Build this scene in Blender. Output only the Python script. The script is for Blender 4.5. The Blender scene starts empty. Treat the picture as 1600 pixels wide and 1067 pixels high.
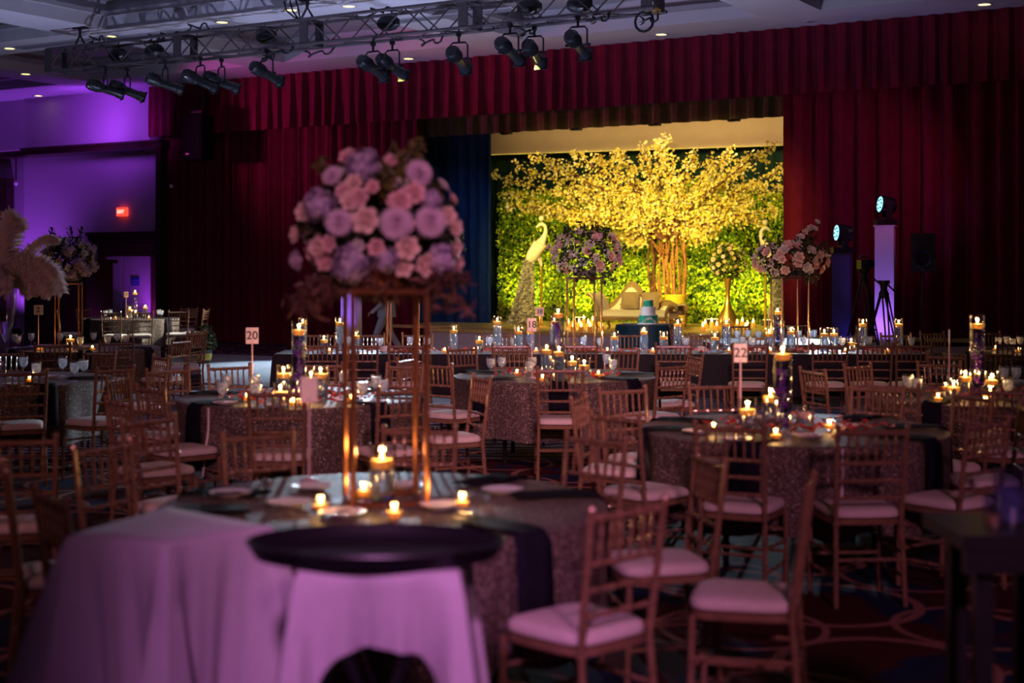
import bpy, bmesh, math, random
import numpy as np
from mathutils import Vector, Matrix

random.seed(7)
RNG = np.random.default_rng(11)
SC = bpy.context.scene
COL = SC.collection
PI = math.pi

# ------------------------------------------------------------------ camera
FPX, CAM_H, HOR = 1600 * 50 / 36.0, 1.73, 419.0
cam_d = bpy.data.cameras.new('camera')
cam = bpy.data.objects.new('camera', cam_d)
COL.objects.link(cam)
cam_d.lens = 50; cam_d.sensor_width = 36; cam_d.sensor_fit = 'HORIZONTAL'
cam_d.shift_y = -(533.5 - HOR) / 1600.0
cam_d.clip_end = 200
cam_d.dof.use_dof = True
cam_d.dof.focus_distance = 17.5
cam_d.dof.aperture_fstop = 1.55
cam.location = (0, 0, CAM_H)
cam.rotation_euler = (PI / 2, 0, 0)
SC.camera = cam

# ------------------------------------------------------------------ exposure, world
SC.view_settings.view_transform = 'Standard'
SC.view_settings.look = 'None'
SC.view_settings.exposure = 0.18
SC.view_settings.gamma = 1.0
SC.view_settings.use_curve_mapping = False
w = bpy.data.worlds.new('hall_ambience'); SC.world = w
w.use_nodes = True
w.node_tree.nodes['Background'].inputs[0].default_value = (0.30, 0.17, 0.42, 1)
w.node_tree.nodes['Background'].inputs[1].default_value = 0.035

cy = SC.cycles
cy.max_bounces = 6; cy.diffuse_bounces = 2; cy.glossy_bounces = 3; cy.transmission_bounces = 6; cy.transparent_max_bounces = 10
cy.use_adaptive_sampling = True; cy.adaptive_threshold = 0.03; cy.adaptive_min_samples = 16; cy.use_denoising = True
cy.caustics_reflective = False; cy.caustics_refractive = False

# ------------------------------------------------------------------ room frame: the stage wall runs obliquely
def PXX(px, d): return (px - 800.0) * d / FPX
def ZZ(py, d): return CAM_H - (py - HOR) * d / FPX
def depth(py, z): return FPX * (CAM_H - z) / (py - HOR)
def on_z(px, py, z):
    d = depth(py, z)
    return Vector((PXX(px, d), d, z))
P0 = Vector((PXX(334, 33.2), 33.2, 0))
_un = math.hypot(1.645, 1.0)
U = Vector((1.645 / _un, -1 / _un, 0))         # along the stage wall, to the right
N = Vector((1 / _un, 1.645 / _un, 0))          # into the stage
WALL_ANG = math.atan2(U.y, U.x)
CEIL = 6.07
STAGE_Z = 0.52
def W(t, k, z=0.0):
    p = P0 + U * t + N * k
    return Vector((p.x, p.y, z))
def T_at(px, k):
    r = (px - 800.0) / FPX
    o = P0 + N * k
    return (r * o.y - o.x) / (U.x - r * U.y)
def WP(px, k, z=0.0): return W(T_at(px, k), k, z)
def D_at(px, k): return WP(px, k).y

# ------------------------------------------------------------------ lights of the hall
def aim(o, target):
    d = Vector(target) - o.location
    o.rotation_euler = d.to_track_quat('-Z', 'Y').to_euler()
def spot(name, loc, target, power, color, angle=50, blend=0.6, radius=0.15):
    l = bpy.data.lights.new(name, 'SPOT')
    l.energy = power; l.color = color; l.spot_size = math.radians(angle); l.spot_blend = blend
    l.shadow_soft_size = radius
    o = bpy.data.objects.new(name, l); COL.objects.link(o)
    o.location = loc; aim(o, target)
    return o
def point(name, loc, power, color, radius=0.03):
    l = bpy.data.lights.new(name, 'POINT')
    l.energy = power; l.color = color; l.shadow_soft_size = radius
    o = bpy.data.objects.new(name, l); COL.objects.link(o)
    o.location = loc
    return o

# pink wash lamps at the rear of the hall, high behind the photographer
spot('rear_wash_light', (-0.5, -2.2, 5.2), (-0.25, 4.0, 0.8), 1150, (1.0, 0.34, 0.95), 17, 1.0, 0.30)
spot('rear_wash_light', (2.2, -2.4, 4.6), (1.5, 7.0, 0.6), 900, (1.0, 0.36, 0.66), 34, 0.8, 0.35)
spot('rear_wash_light', (0.2, -3.0, 4.8), (-0.5, 6.4, 1.6), 1150, (1.0, 0.42, 0.66), 22, 0.8, 0.35)
spot('rear_wash_light', (-5.0, 0.0, 5.6), (-2.4, 10.5, 0.6), 430, (1.0, 0.36, 0.42), 44, 0.8, 0.35)
spot('rear_wash_light', (1.0, 2.0, 5.7), (0.3, 14.2, 0.6), 1700, (1.0, 0.44, 0.52), 40, 0.8, 0.35)
spot('rear_wash_light', (0.5, 1.0, 5.6), (1.2, 16.4, 2.0), 1700, (1.0, 0.62, 0.56), 19, 0.7, 0.30)  # narrow front light added to brighten the head-table bouquets
# red and magenta wash on the velvet, thrown along the wall from the left and from the hall
spot('curtain_wash_light', W(-1.5, -5.0, 4.3), W(4.0, -0.2, 4.6), 950, (0.80, 0.07, 0.50), 62, 0.9, 0.2)
spot('curtain_wash_light', W(3.0, -4.6, 4.6), W(10.5, -0.2, 5.4), 430, (1.0, 0.12, 0.22), 50, 0.9, 0.2)
spot('curtain_wash_light', W(18.5, -3.0, 4.2), W(14.8, 0.1, 3.0), 130, (0.85, 0.08, 0.38), 60, 0.9, 0.2)
# ------------------------------------------------------------------ materials
MATS = {}
def nodes_of(name):
    m = bpy.data.materials.new(name); m.use_nodes = True
    nt = m.node_tree; nt.nodes.clear()
    out = nt.nodes.new('ShaderNodeOutputMaterial')
    MATS[name] = m
    return m, nt, out
def NN(nt, kind, **kw):
    n = nt.nodes.new(kind)
    for k, v in kw.items():
        if k in ('inp',):
            for a, b in v.items(): n.inputs[a].default_value = b
        else: setattr(n, k, v)
    return n
def c4(c): return (c[0], c[1], c[2], 1.0)
def ramp(nt, fac, stops):
    r = nt.nodes.new('ShaderNodeValToRGB')
    e = r.color_ramp.elements
    while len(e) < len(stops): e.new(0.5)
    for i, (p, c) in enumerate(stops):
        e[i].position = p; e[i].color = c4(c)
    nt.links.new(fac, r.inputs[0])
    return r.outputs[0]
def mat(name, col, rough=0.5, metal=0.0, var=0.15, scale=12.0, bump=0.0, spec=0.5, sheen=0.0, trans=0.0, coords='Object', emit=None, es=0.0):
    m, nt, out = nodes_of(name)
    b = NN(nt, 'ShaderNodeBsdfPrincipled')
    tc = NN(nt, 'ShaderNodeTexCoord')
    nz = NN(nt, 'ShaderNodeTexNoise', inp={'Scale': scale, 'Detail': 3.0})
    nt.links.new(tc.outputs[coords], nz.inputs['Vector'])
    c = ramp(nt, nz.outputs['Fac'], [(0.25, [x * (1 - var) for x in col]), (0.75, [min(1, x * (1 + var)) for x in col])])
    nt.links.new(c, b.inputs['Base Color'])
    b.inputs['Roughness'].default_value = rough
    b.inputs['Metallic'].default_value = metal
    b.inputs['Specular IOR Level'].default_value = spec
    if sheen: b.inputs['Sheen Weight'].default_value = sheen
    if emit:
        b.inputs['Emission Color'].default_value = c4(emit); b.inputs['Emission Strength'].default_value = es
    if bump:
        bp = NN(nt, 'ShaderNodeBump', inp={'Strength': bump, 'Distance': 0.01})
        nt.links.new(nz.outputs['Fac'], bp.inputs['Height'])
        nt.links.new(bp.outputs[0], b.inputs['Normal'])
    sh = b.outputs[0]
    if trans:
        t = NN(nt, 'ShaderNodeBsdfTranslucent'); nt.links.new(c, t.inputs[0])
        mx = NN(nt, 'ShaderNodeMixShader', inp={0: trans})
        nt.links.new(sh, mx.inputs[1]); nt.links.new(t.outputs[0], mx.inputs[2]); sh = mx.outputs[0]
    nt.links.new(sh, out.inputs[0])
    return m
def emat(name, col, strength):
    m, nt, out = nodes_of(name)
    e = NN(nt, 'ShaderNodeEmission', inp={0: c4(col), 1: strength})
    nt.links.new(e.outputs[0], out.inputs[0])
    return m
def island_mat(name, stops, rough=0.5, trans=0.3, spec=0.4):
    m, nt, out = nodes_of(name)
    g = NN(nt, 'ShaderNodeNewGeometry')
    c = ramp(nt, g.outputs['Random Per Island'], stops)
    b = NN(nt, 'ShaderNodeBsdfPrincipled', inp={'Roughness': rough, 'Specular IOR Level': spec})
    nt.links.new(c, b.inputs['Base Color'])
    t = NN(nt, 'ShaderNodeBsdfTranslucent'); nt.links.new(c, t.inputs[0])
    mx = NN(nt, 'ShaderNodeMixShader', inp={0: trans})
    nt.links.new(b.outputs[0], mx.inputs[1]); nt.links.new(t.outputs[0], mx.inputs[2])
    nt.links.new(mx.outputs[0], out.inputs[0])
    return m
def clear_mat(name, tint, rough, base, edge):
    m, nt, out = nodes_of(name)
    tr = NN(nt, 'ShaderNodeBsdfTransparent', inp={0: c4(tint)})
    gl = NN(nt, 'ShaderNodeBsdfGlossy', inp={0: (1, 1, 1, 1), 'Roughness': rough})
    fr = NN(nt, 'ShaderNodeLayerWeight', inp={0: 0.35})
    ml = NN(nt, 'ShaderNodeMath', operation='MULTIPLY_ADD', inp={1: edge, 2: base})
    nt.links.new(fr.outputs['Facing'], ml.inputs[0])
    mx = NN(nt, 'ShaderNodeMixShader')
    nt.links.new(ml.outputs[0], mx.inputs[0])
    nt.links.new(tr.outputs[0], mx.inputs[1]); nt.links.new(gl.outputs[0], mx.inputs[2])
    nt.links.new(mx.outputs[0], out.inputs[0])
    return m
def icy_mat(name, tint, milk, amount):
    m, nt, out = nodes_of(name)
    tr = NN(nt, 'ShaderNodeBsdfTransparent', inp={0: c4(tint)})
    tl = NN(nt, 'ShaderNodeBsdfTranslucent', inp={0: c4(milk)})
    df = NN(nt, 'ShaderNodeBsdfPrincipled', inp={'Base Color': c4(milk), 'Roughness': 0.1})
    tc = NN(nt, 'ShaderNodeTexCoord')
    vo = NN(nt, 'ShaderNodeTexVoronoi', inp={'Scale': 38.0})
    nt.links.new(tc.outputs['Object'], vo.inputs['Vector'])
    a = NN(nt, 'ShaderNodeMixShader', inp={0: 0.5})
    nt.links.new(tl.outputs[0], a.inputs[1]); nt.links.new(df.outputs[0], a.inputs[2])
    ml = NN(nt, 'ShaderNodeMath', operation='MULTIPLY_ADD', inp={1: amount, 2: amount * 0.35})
    nt.links.new(vo.outputs['Distance'], ml.inputs[0])
    mx = NN(nt, 'ShaderNodeMixShader')
    nt.links.new(ml.outputs[0], mx.inputs[0])
    nt.links.new(tr.outputs[0], mx.inputs[1]); nt.links.new(a.outputs[0], mx.inputs[2])
    nt.links.new(mx.outputs[0], out.inputs[0])
    return m

mat('gold_chair', (0.235, 0.125, 0.075), 0.18, 0.12, 0.2, 18)
mat('ivory_cushion', (0.62, 0.52, 0.48), 0.75, 0, 0.06, 30, 0.1)
mat('velvet', (0.14, 0.005, 0.026), 0.85, 0, 0.2, 6, 0.0, 0.2, 0.0)
mat('velvet_hem', (0.22, 0.015, 0.03), 0.8, 0, 0.2, 6)
mat('olive_velvet', (0.10, 0.07, 0.022), 0.9, 0, 0.3, 20, 0.0, 0.2, 0.2)
mat('navy_drape', (0.014, 0.050, 0.13), 0.85, 0, 0.2, 10, 0, 0.2)
mat('green_drape', (0.006, 0.025, 0.020), 0.9, 0, 0.3, 10, 0, 0.2)
mat('cream_canvas', (0.55, 0.42, 0.27), 0.8, 0, 0.05, 3)
mat('stage_wood', (0.60, 0.46, 0.15), 0.5, 0, 0.2, 5)
mat('skirt_cloth', (0.50, 0.46, 0.50), 0.8, 0, 0.08, 10)
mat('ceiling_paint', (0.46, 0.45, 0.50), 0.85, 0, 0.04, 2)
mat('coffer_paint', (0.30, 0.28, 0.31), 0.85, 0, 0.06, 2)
mat('vent_metal', (0.10, 0.10, 0.12), 0.6, 0, 0.1, 5)
mat('wall_paper', (0.50, 0.42, 0.50), 0.8, 0, 0.06, 40, 0.05)
mat('dark_wood', (0.040, 0.014, 0.012), 0.35, 0, 0.35, 8)
mat('door_paint', (0.42, 0.36, 0.44), 0.55, 0, 0.05, 3)
mat('black_metal', (0.012, 0.013, 0.016), 0.4, 0.3, 0.2, 20)
mat('grey_truss', (0.075, 0.062, 0.070), 0.42, 0.5, 0.15, 20)
mat('matte_black', (0.006, 0.006, 0.008), 0.95, 0, 0.2, 20, 0, 0.05)
mat('lamp_black', (0.014, 0.016, 0.020), 0.32, 0.4, 0.2, 20)
mat('black_cloth', (0.010, 0.009, 0.016), 0.75, 0, 0.3, 30, 0.1, 0.35)
mat('runner_cloth', (0.10, 0.11, 0.14), 0.6, 0, 0.3, 30, 0.1)
mat('napkin', (0.008, 0.007, 0.014), 0.85, 0, 0.3, 40, 0.1, 0.1)
mat('white_linen', (0.70, 0.60, 0.68), 0.8, 0, 0.03, 30, 0.05)
mat('teal_cloth', (0.008, 0.075, 0.115), 0.6, 0, 0.2, 30)
mat('tray_black', (0.012, 0.010, 0.014), 0.35, 0, 0.2, 20)
mat('porcelain', (0.78, 0.70, 0.74), 0.25, 0, 0.03, 5)
mat('steel', (0.75, 0.75, 0.80), 0.18, 1.0, 0.05, 5)
mat('gold_metal', (0.72, 0.42, 0.26), 0.22, 1.0, 0.1, 10)
mat('copper_metal', (0.52, 0.20, 0.09), 0.30, 0.85, 0.1, 10)
mat('gold_leaf', (0.75, 0.48, 0.12), 0.28, 0.9, 0.1, 10)
mat('wax', (0.98, 0.66, 0.22), 0.6, 0, 0.05, 10, trans=0.5)
mat('wax_pink', (0.8, 0.45, 0.5), 0.6, 0, 0.05, 10, trans=0.3)
emat('flame', (1.0, 0.46, 0.09), 22)
emat('flame_far', (1.0, 0.55, 0.12), 14)
emat('downlight', (1.0, 0.82, 0.28), 3.2)
emat('moving_lens', (0.30, 0.80, 0.95), 1.6)
emat('purple_lens', (0.5, 0.12, 1.0), 12)
emat('ceiling_fill_lens', (0.5, 0.55, 1.0), 6)
emat('exit_red', (1.0, 0.05, 0.03), 1.6)
emat('exit_glow', (1.0, 0.50, 0.40), 2.2)
clear_mat('glass', (0.97, 0.98, 1.0), 0.04, 0.05, 0.45)
def wet_mat(name, col, milk, amount):
    m, nt, out = nodes_of(name)
    g = NN(nt, 'ShaderNodeBsdfGlass', inp={0: c4(col), 'Roughness': 0.02, 'IOR': 1.33})
    t = NN(nt, 'ShaderNodeBsdfTranslucent', inp={0: c4(milk)})
    mx = NN(nt, 'ShaderNodeMixShader', inp={0: amount})
    nt.links.new(g.outputs[0], mx.inputs[1]); nt.links.new(t.outputs[0], mx.inputs[2])
    nt.links.new(mx.outputs[0], out.inputs[0])
wet_mat('water', (0.92, 0.96, 1.0), (0.70, 0.80, 1.0), 0.13)
clear_mat('orchid_water', (0.80, 0.80, 0.98), 0.06, 0.05, 0.35)
clear_mat('acrylic', (0.93, 0.93, 0.96), 0.05, 0.05, 0.4)
icy_mat('ice_water', (0.92, 0.95, 1.0), (0.95, 0.97, 1.0), 0.85)
icy_mat('pitcher_water', (0.80, 0.80, 1.0), (0.6, 0.6, 0.95), 0.5)
mat('rose_pink', (0.80, 0.47, 0.47), 0.6, 0, 0.12, 30, trans=0.2)
mat('rose_blush', (0.84, 0.60, 0.52), 0.6, 0, 0.12, 30, trans=0.2)
mat('mum_lilac', (0.82, 0.62, 0.76), 0.6, 0, 0.1, 30, trans=0.2)
island_mat('hydrangea', [(0, (0.34, 0.24, 0.46)), (0.5, (0.52, 0.38, 0.58)), (1, (0.76, 0.66, 0.66))], 0.6, 0.2)
mat('white_flower', (0.75, 0.70, 0.66), 0.6, 0, 0.12, 30, trans=0.2)
mat('cream_flower', (0.70, 0.55, 0.28), 0.6, 0, 0.12, 30, trans=0.2)
mat('feather', (0.68, 0.58, 0.60), 0.8, 0, 0.1, 30, trans=0.3)
island_mat('dark_foliage', [(0, (0.012, 0.020, 0.008)), (0.6, (0.035, 0.050, 0.018)), (1, (0.10, 0.10, 0.03))])
island_mat('wilted_foliage', [(0, (0.07, 0.025, 0.022)), (1, (0.22, 0.09, 0.075))])
island_mat('fern_foliage', [(0, (0.06, 0.06, 0.015)), (1, (0.24, 0.20, 0.05))])
island_mat('hedge_leaf', [(0, (0.04, 0.12, 0.004)), (0.35, (0.16, 0.30, 0.008)), (0.7, (0.40, 0.50, 0.015)), (1, (0.62, 0.60, 0.03))], 0.45, 0.25)
island_mat('blossom', [(0, (0.74, 0.55, 0.06)), (0.5, (0.90, 0.78, 0.20)), (1, (0.94, 0.88, 0.60))], 0.6, 0.3)
island_mat('petal', [(0, (0.30, 0.005, 0.006)), (0.5, (0.60, 0.06, 0.05)), (0.8, (0.75, 0.30, 0.25)), (1, (0.8, 0.5, 0.5))], 0.6, 0.25)
island_mat('orchid', [(0, (0.10, 0.01, 0.22)), (0.45, (0.30, 0.04, 0.42)), (0.75, (0.06, 0.10, 0.05)), (1, (0.75, 0.60, 0.85))], 0.5, 0.3)
island_mat('tail_feather', [(0, (0.28, 0.26, 0.22)), (0.5, (0.46, 0.44, 0.36)), (1, (0.62, 0.58, 0.46))], 0.7, 0.2)
mat('hedge_back', (0.010, 0.030, 0.004), 0.9, 0, 0.3, 8)
mat('bark', (0.34, 0.14, 0.04), 0.7, 0, 0.35, 20, 0.3)
mat('dark_bark', (0.11, 0.04, 0.018), 0.8, 0, 0.3, 20, 0.3)
mat('statue_white', (0.72, 0.62, 0.48), 0.6, 0, 0.05, 10)
mat('sofa_wood', (0.19, 0.12, 0.055), 0.4, 0.3, 0.25, 20, 0.2)
mat('sofa_cream', (0.50, 0.43, 0.36), 0.7, 0, 0.06, 20)
mat('cushion_taupe', (0.15, 0.10, 0.06), 0.8, 0, 0.1, 20)
mat('cake_white', (0.80, 0.78, 0.80), 0.5, 0, 0.04, 10)
mat('cake_green', (0.02, 0.34, 0.20), 0.45, 0, 0.5, 14)
mat('yellow_drum', (0.60, 0.47, 0.03), 0.6, 0, 0.1, 5)
mat('spandex_white', (0.72, 0.68, 0.80), 0.7, 0, 0.03, 5)
mat('spandex_navy', (0.035, 0.03, 0.10), 0.7, 0, 0.05, 5)
mat('sign_card', (0.78, 0.66, 0.66), 0.6, 0, 0.03, 10)
mat('ink', (0.010, 0.008, 0.018), 0.6, 0, 0.1, 10)
mat('sign_stem', (0.62, 0.42, 0.52), 0.4, 0.2, 0.05, 10)
mat('blue_poster', (0.02, 0.05, 0.42), 0.6, 0, 0.4, 60)
mat('suit_grey', (0.30, 0.31, 0.34), 0.7, 0, 0.08, 40)
mat('shirt_white', (0.75, 0.75, 0.76), 0.7, 0, 0.05, 40)
mat('skin_tone', (0.50, 0.31, 0.23), 0.55, 0, 0.08, 20)
mat('hair_dark', (0.03, 0.02, 0.015), 0.6, 0, 0.2, 60)
mat('shoe_black', (0.015, 0.012, 0.012), 0.35, 0, 0.1, 20)
clear_mat('plastic_clear', (0.80, 0.80, 0.95), 0.06, 0.08, 0.4)
mat('pot_yellow', (0.45, 0.36, 0.05), 0.5, 0, 0.2, 10)

def sequin_mat():
    m, nt, out = nodes_of('sequin_cloth')
    b = NN(nt, 'ShaderNodeBsdfPrincipled', inp={'Roughness': 0.55, 'Metallic': 0.05, 'Specular IOR Level': 0.2})
    tc = NN(nt, 'ShaderNodeTexCoord')
    v = NN(nt, 'ShaderNodeTexVoronoi', inp={'Scale': 150.0})
    n2 = NN(nt, 'ShaderNodeTexNoise', inp={'Scale': 5.0, 'Detail': 4.0})
    nt.links.new(tc.outputs['Object'], v.inputs['Vector']); nt.links.new(tc.outputs['Object'], n2.inputs['Vector'])
    sep = NN(nt, 'ShaderNodeSeparateColor'); nt.links.new(v.outputs['Color'], sep.inputs[0])
    c = ramp(nt, sep.outputs[0], [(0.0, (0.055, 0.036, 0.032)), (0.6, (0.15, 0.105, 0.088)), (0.90, (0.30, 0.22, 0.18)), (1.0, (0.75, 0.62, 0.54))])
    mx = NN(nt, 'ShaderNodeMixRGB', blend_type='MULTIPLY', inp={0: 0.5})
    nt.links.new(c, mx.inputs[1]); nt.links.new(n2.outputs['Fac'], mx.inputs[2])
    nt.links.new(mx.outputs[0], b.inputs['Base Color'])
    bp = NN(nt, 'ShaderNodeBump', inp={'Strength': 0.5, 'Distance': 0.01})
    nt.links.new(sep.outputs[1], bp.inputs['Height']); nt.links.new(bp.outputs[0], b.inputs['Normal'])
    nt.links.new(b.outputs[0], out.inputs[0])
sequin_mat()

def carpet_mat():
    m, nt, out = nodes_of('carpet')
    L = nt.links.new
    b = NN(nt, 'ShaderNodeBsdfPrincipled', inp={'Roughness': 0.9, 'Specular IOR Level': 0.15})
    tc = NN(nt, 'ShaderNodeTexCoord')
    n1 = NN(nt, 'ShaderNodeTexNoise', inp={'Scale': 1.1, 'Detail': 2.0})
    L(tc.outputs['Object'], n1.inputs['Vector'])
    base = ramp(nt, n1.outputs['Fac'], [(0.0, (0.030, 0.003, 0.005)), (0.50, (0.045, 0.005, 0.008)), (0.53, (0.006, 0.012, 0.045)), (0.62, (0.006, 0.012, 0.045)), (0.65, (0.05, 0.006, 0.01)), (1, (0.06, 0.008, 0.01))])
    def rings(off, size, r, wd):
        mp = NN(nt, 'ShaderNodeVectorMath', operation='ADD'); mp.inputs[1].default_value = off
        L(tc.outputs['Object'], mp.inputs[0])
        sc = NN(nt, 'ShaderNodeVectorMath', operation='SCALE'); sc.inputs['Scale'].default_value = 1 / size
        L(mp.outputs[0], sc.inputs[0])
        fr = NN(nt, 'ShaderNodeVectorMath', operation='FRACTION'); L(sc.outputs[0], fr.inputs[0])
        sb = NN(nt, 'ShaderNodeVectorMath', operation='SUBTRACT'); sb.inputs[1].default_value = (0.5, 0.5, 0.5); L(fr.outputs[0], sb.inputs[0])
        ml = NN(nt, 'ShaderNodeVectorMath', operation='MULTIPLY'); ml.inputs[1].default_value = (1, 1, 0); L(sb.outputs[0], ml.inputs[0])
        ln = NN(nt, 'ShaderNodeVectorMath', operation='LENGTH'); L(ml.outputs[0], ln.inputs[0])
        s1 = NN(nt, 'ShaderNodeMath', operation='SUBTRACT', inp={1: r / size}); L(ln.outputs['Value'], s1.inputs[0])
        ab = NN(nt, 'ShaderNodeMath', operation='ABSOLUTE'); L(s1.outputs[0], ab.inputs[0])
        lt = NN(nt, 'ShaderNodeMath', operation='LESS_THAN', inp={1: wd / size}); L(ab.outputs[0], lt.inputs[0])
        return lt.outputs[0]
    a = rings((0.10, 0.14, 0), 1.15, 0.46, 0.028)
    c = rings((0.62, 0.62, 0), 1.15, 0.40, 0.020)
    mxx = NN(nt, 'ShaderNodeMath', operation='MAXIMUM'); L(a, mxx.inputs[0]); L(c, mxx.inputs[1])
    m1 = NN(nt, 'ShaderNodeMixRGB'); L(mxx.outputs[0], m1.inputs[0]); L(base, m1.inputs[1]); m1.inputs[2].default_value = (0.26, 0.12, 0.095, 1)
    # swirling pale border in the middle of the hall
    wv = NN(nt, 'ShaderNodeTexWave', wave_type='BANDS', bands_direction='Y', inp={'Scale': 1.3, 'Distortion': 9.0, 'Detail': 2.0, 'Detail Scale': 0.6})
    L(tc.outputs['Object'], wv.inputs['Vector'])
    sw = ramp(nt, wv.outputs['Fac'], [(0.0, (0.02, 0.012, 0.02)), (0.42, (0.03, 0.05, 0.12)), (0.50, (0.55, 0.55, 0.60)), (0.62, (0.30, 0.18, 0.10)), (0.75, (0.10, 0.22, 0.42)), (0.86, (0.70, 0.70, 0.72)), (1, (0.20, 0.02, 0.06))])
    sp = NN(nt, 'ShaderNodeSeparateXYZ'); L(tc.outputs['Object'], sp.inputs[0])
    g1 = NN(nt, 'ShaderNodeMath', operation='GREATER_THAN', inp={1: 12.9}); L(sp.outputs['Y'], g1.inputs[0])
    g2 = NN(nt, 'ShaderNodeMath', operation='LESS_THAN', inp={1: 20.5}); L(sp.outputs['Y'], g2.inputs[0])
    gm = NN(nt, 'ShaderNodeMath', operation='MULTIPLY'); L(g1.outputs[0], gm.inputs[0]); L(g2.outputs[0], gm.inputs[1])
    m2 = NN(nt, 'ShaderNodeMixRGB'); L(gm.outputs[0], m2.inputs[0]); L(m1.outputs[0], m2.inputs[1]); L(sw, m2.inputs[2])
    L(m2.outputs[0], b.inputs['Base Color'])
    L(b.outputs[0], out.inputs[0])
carpet_mat()

def plank_mat():
    m, nt, out = nodes_of('dance_plank')
    L = nt.links.new
    b = NN(nt, 'ShaderNodeBsdfPrincipled', inp={'Roughness': 0.35})
    tc = NN(nt, 'ShaderNodeTexCoord')
    mp = NN(nt, 'ShaderNodeMapping'); mp.inputs['Scale'].default_value = (0.6, 7.0, 1)
    L(tc.outputs['Object'], mp.inputs[0])
    n1 = NN(nt, 'ShaderNodeTexNoise', inp={'Scale': 3.0, 'Detail': 4.0}); L(mp.outputs[0], n1.inputs['Vector'])
    c = ramp(nt, n1.outputs['Fac'], [(0.3, (0.20, 0.22, 0.24)), (0.7, (0.42, 0.44, 0.47))])
    L(c, b.inputs['Base Color']); L(b.outputs[0], out.inputs[0])
plank_mat()
M = MATS

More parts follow.
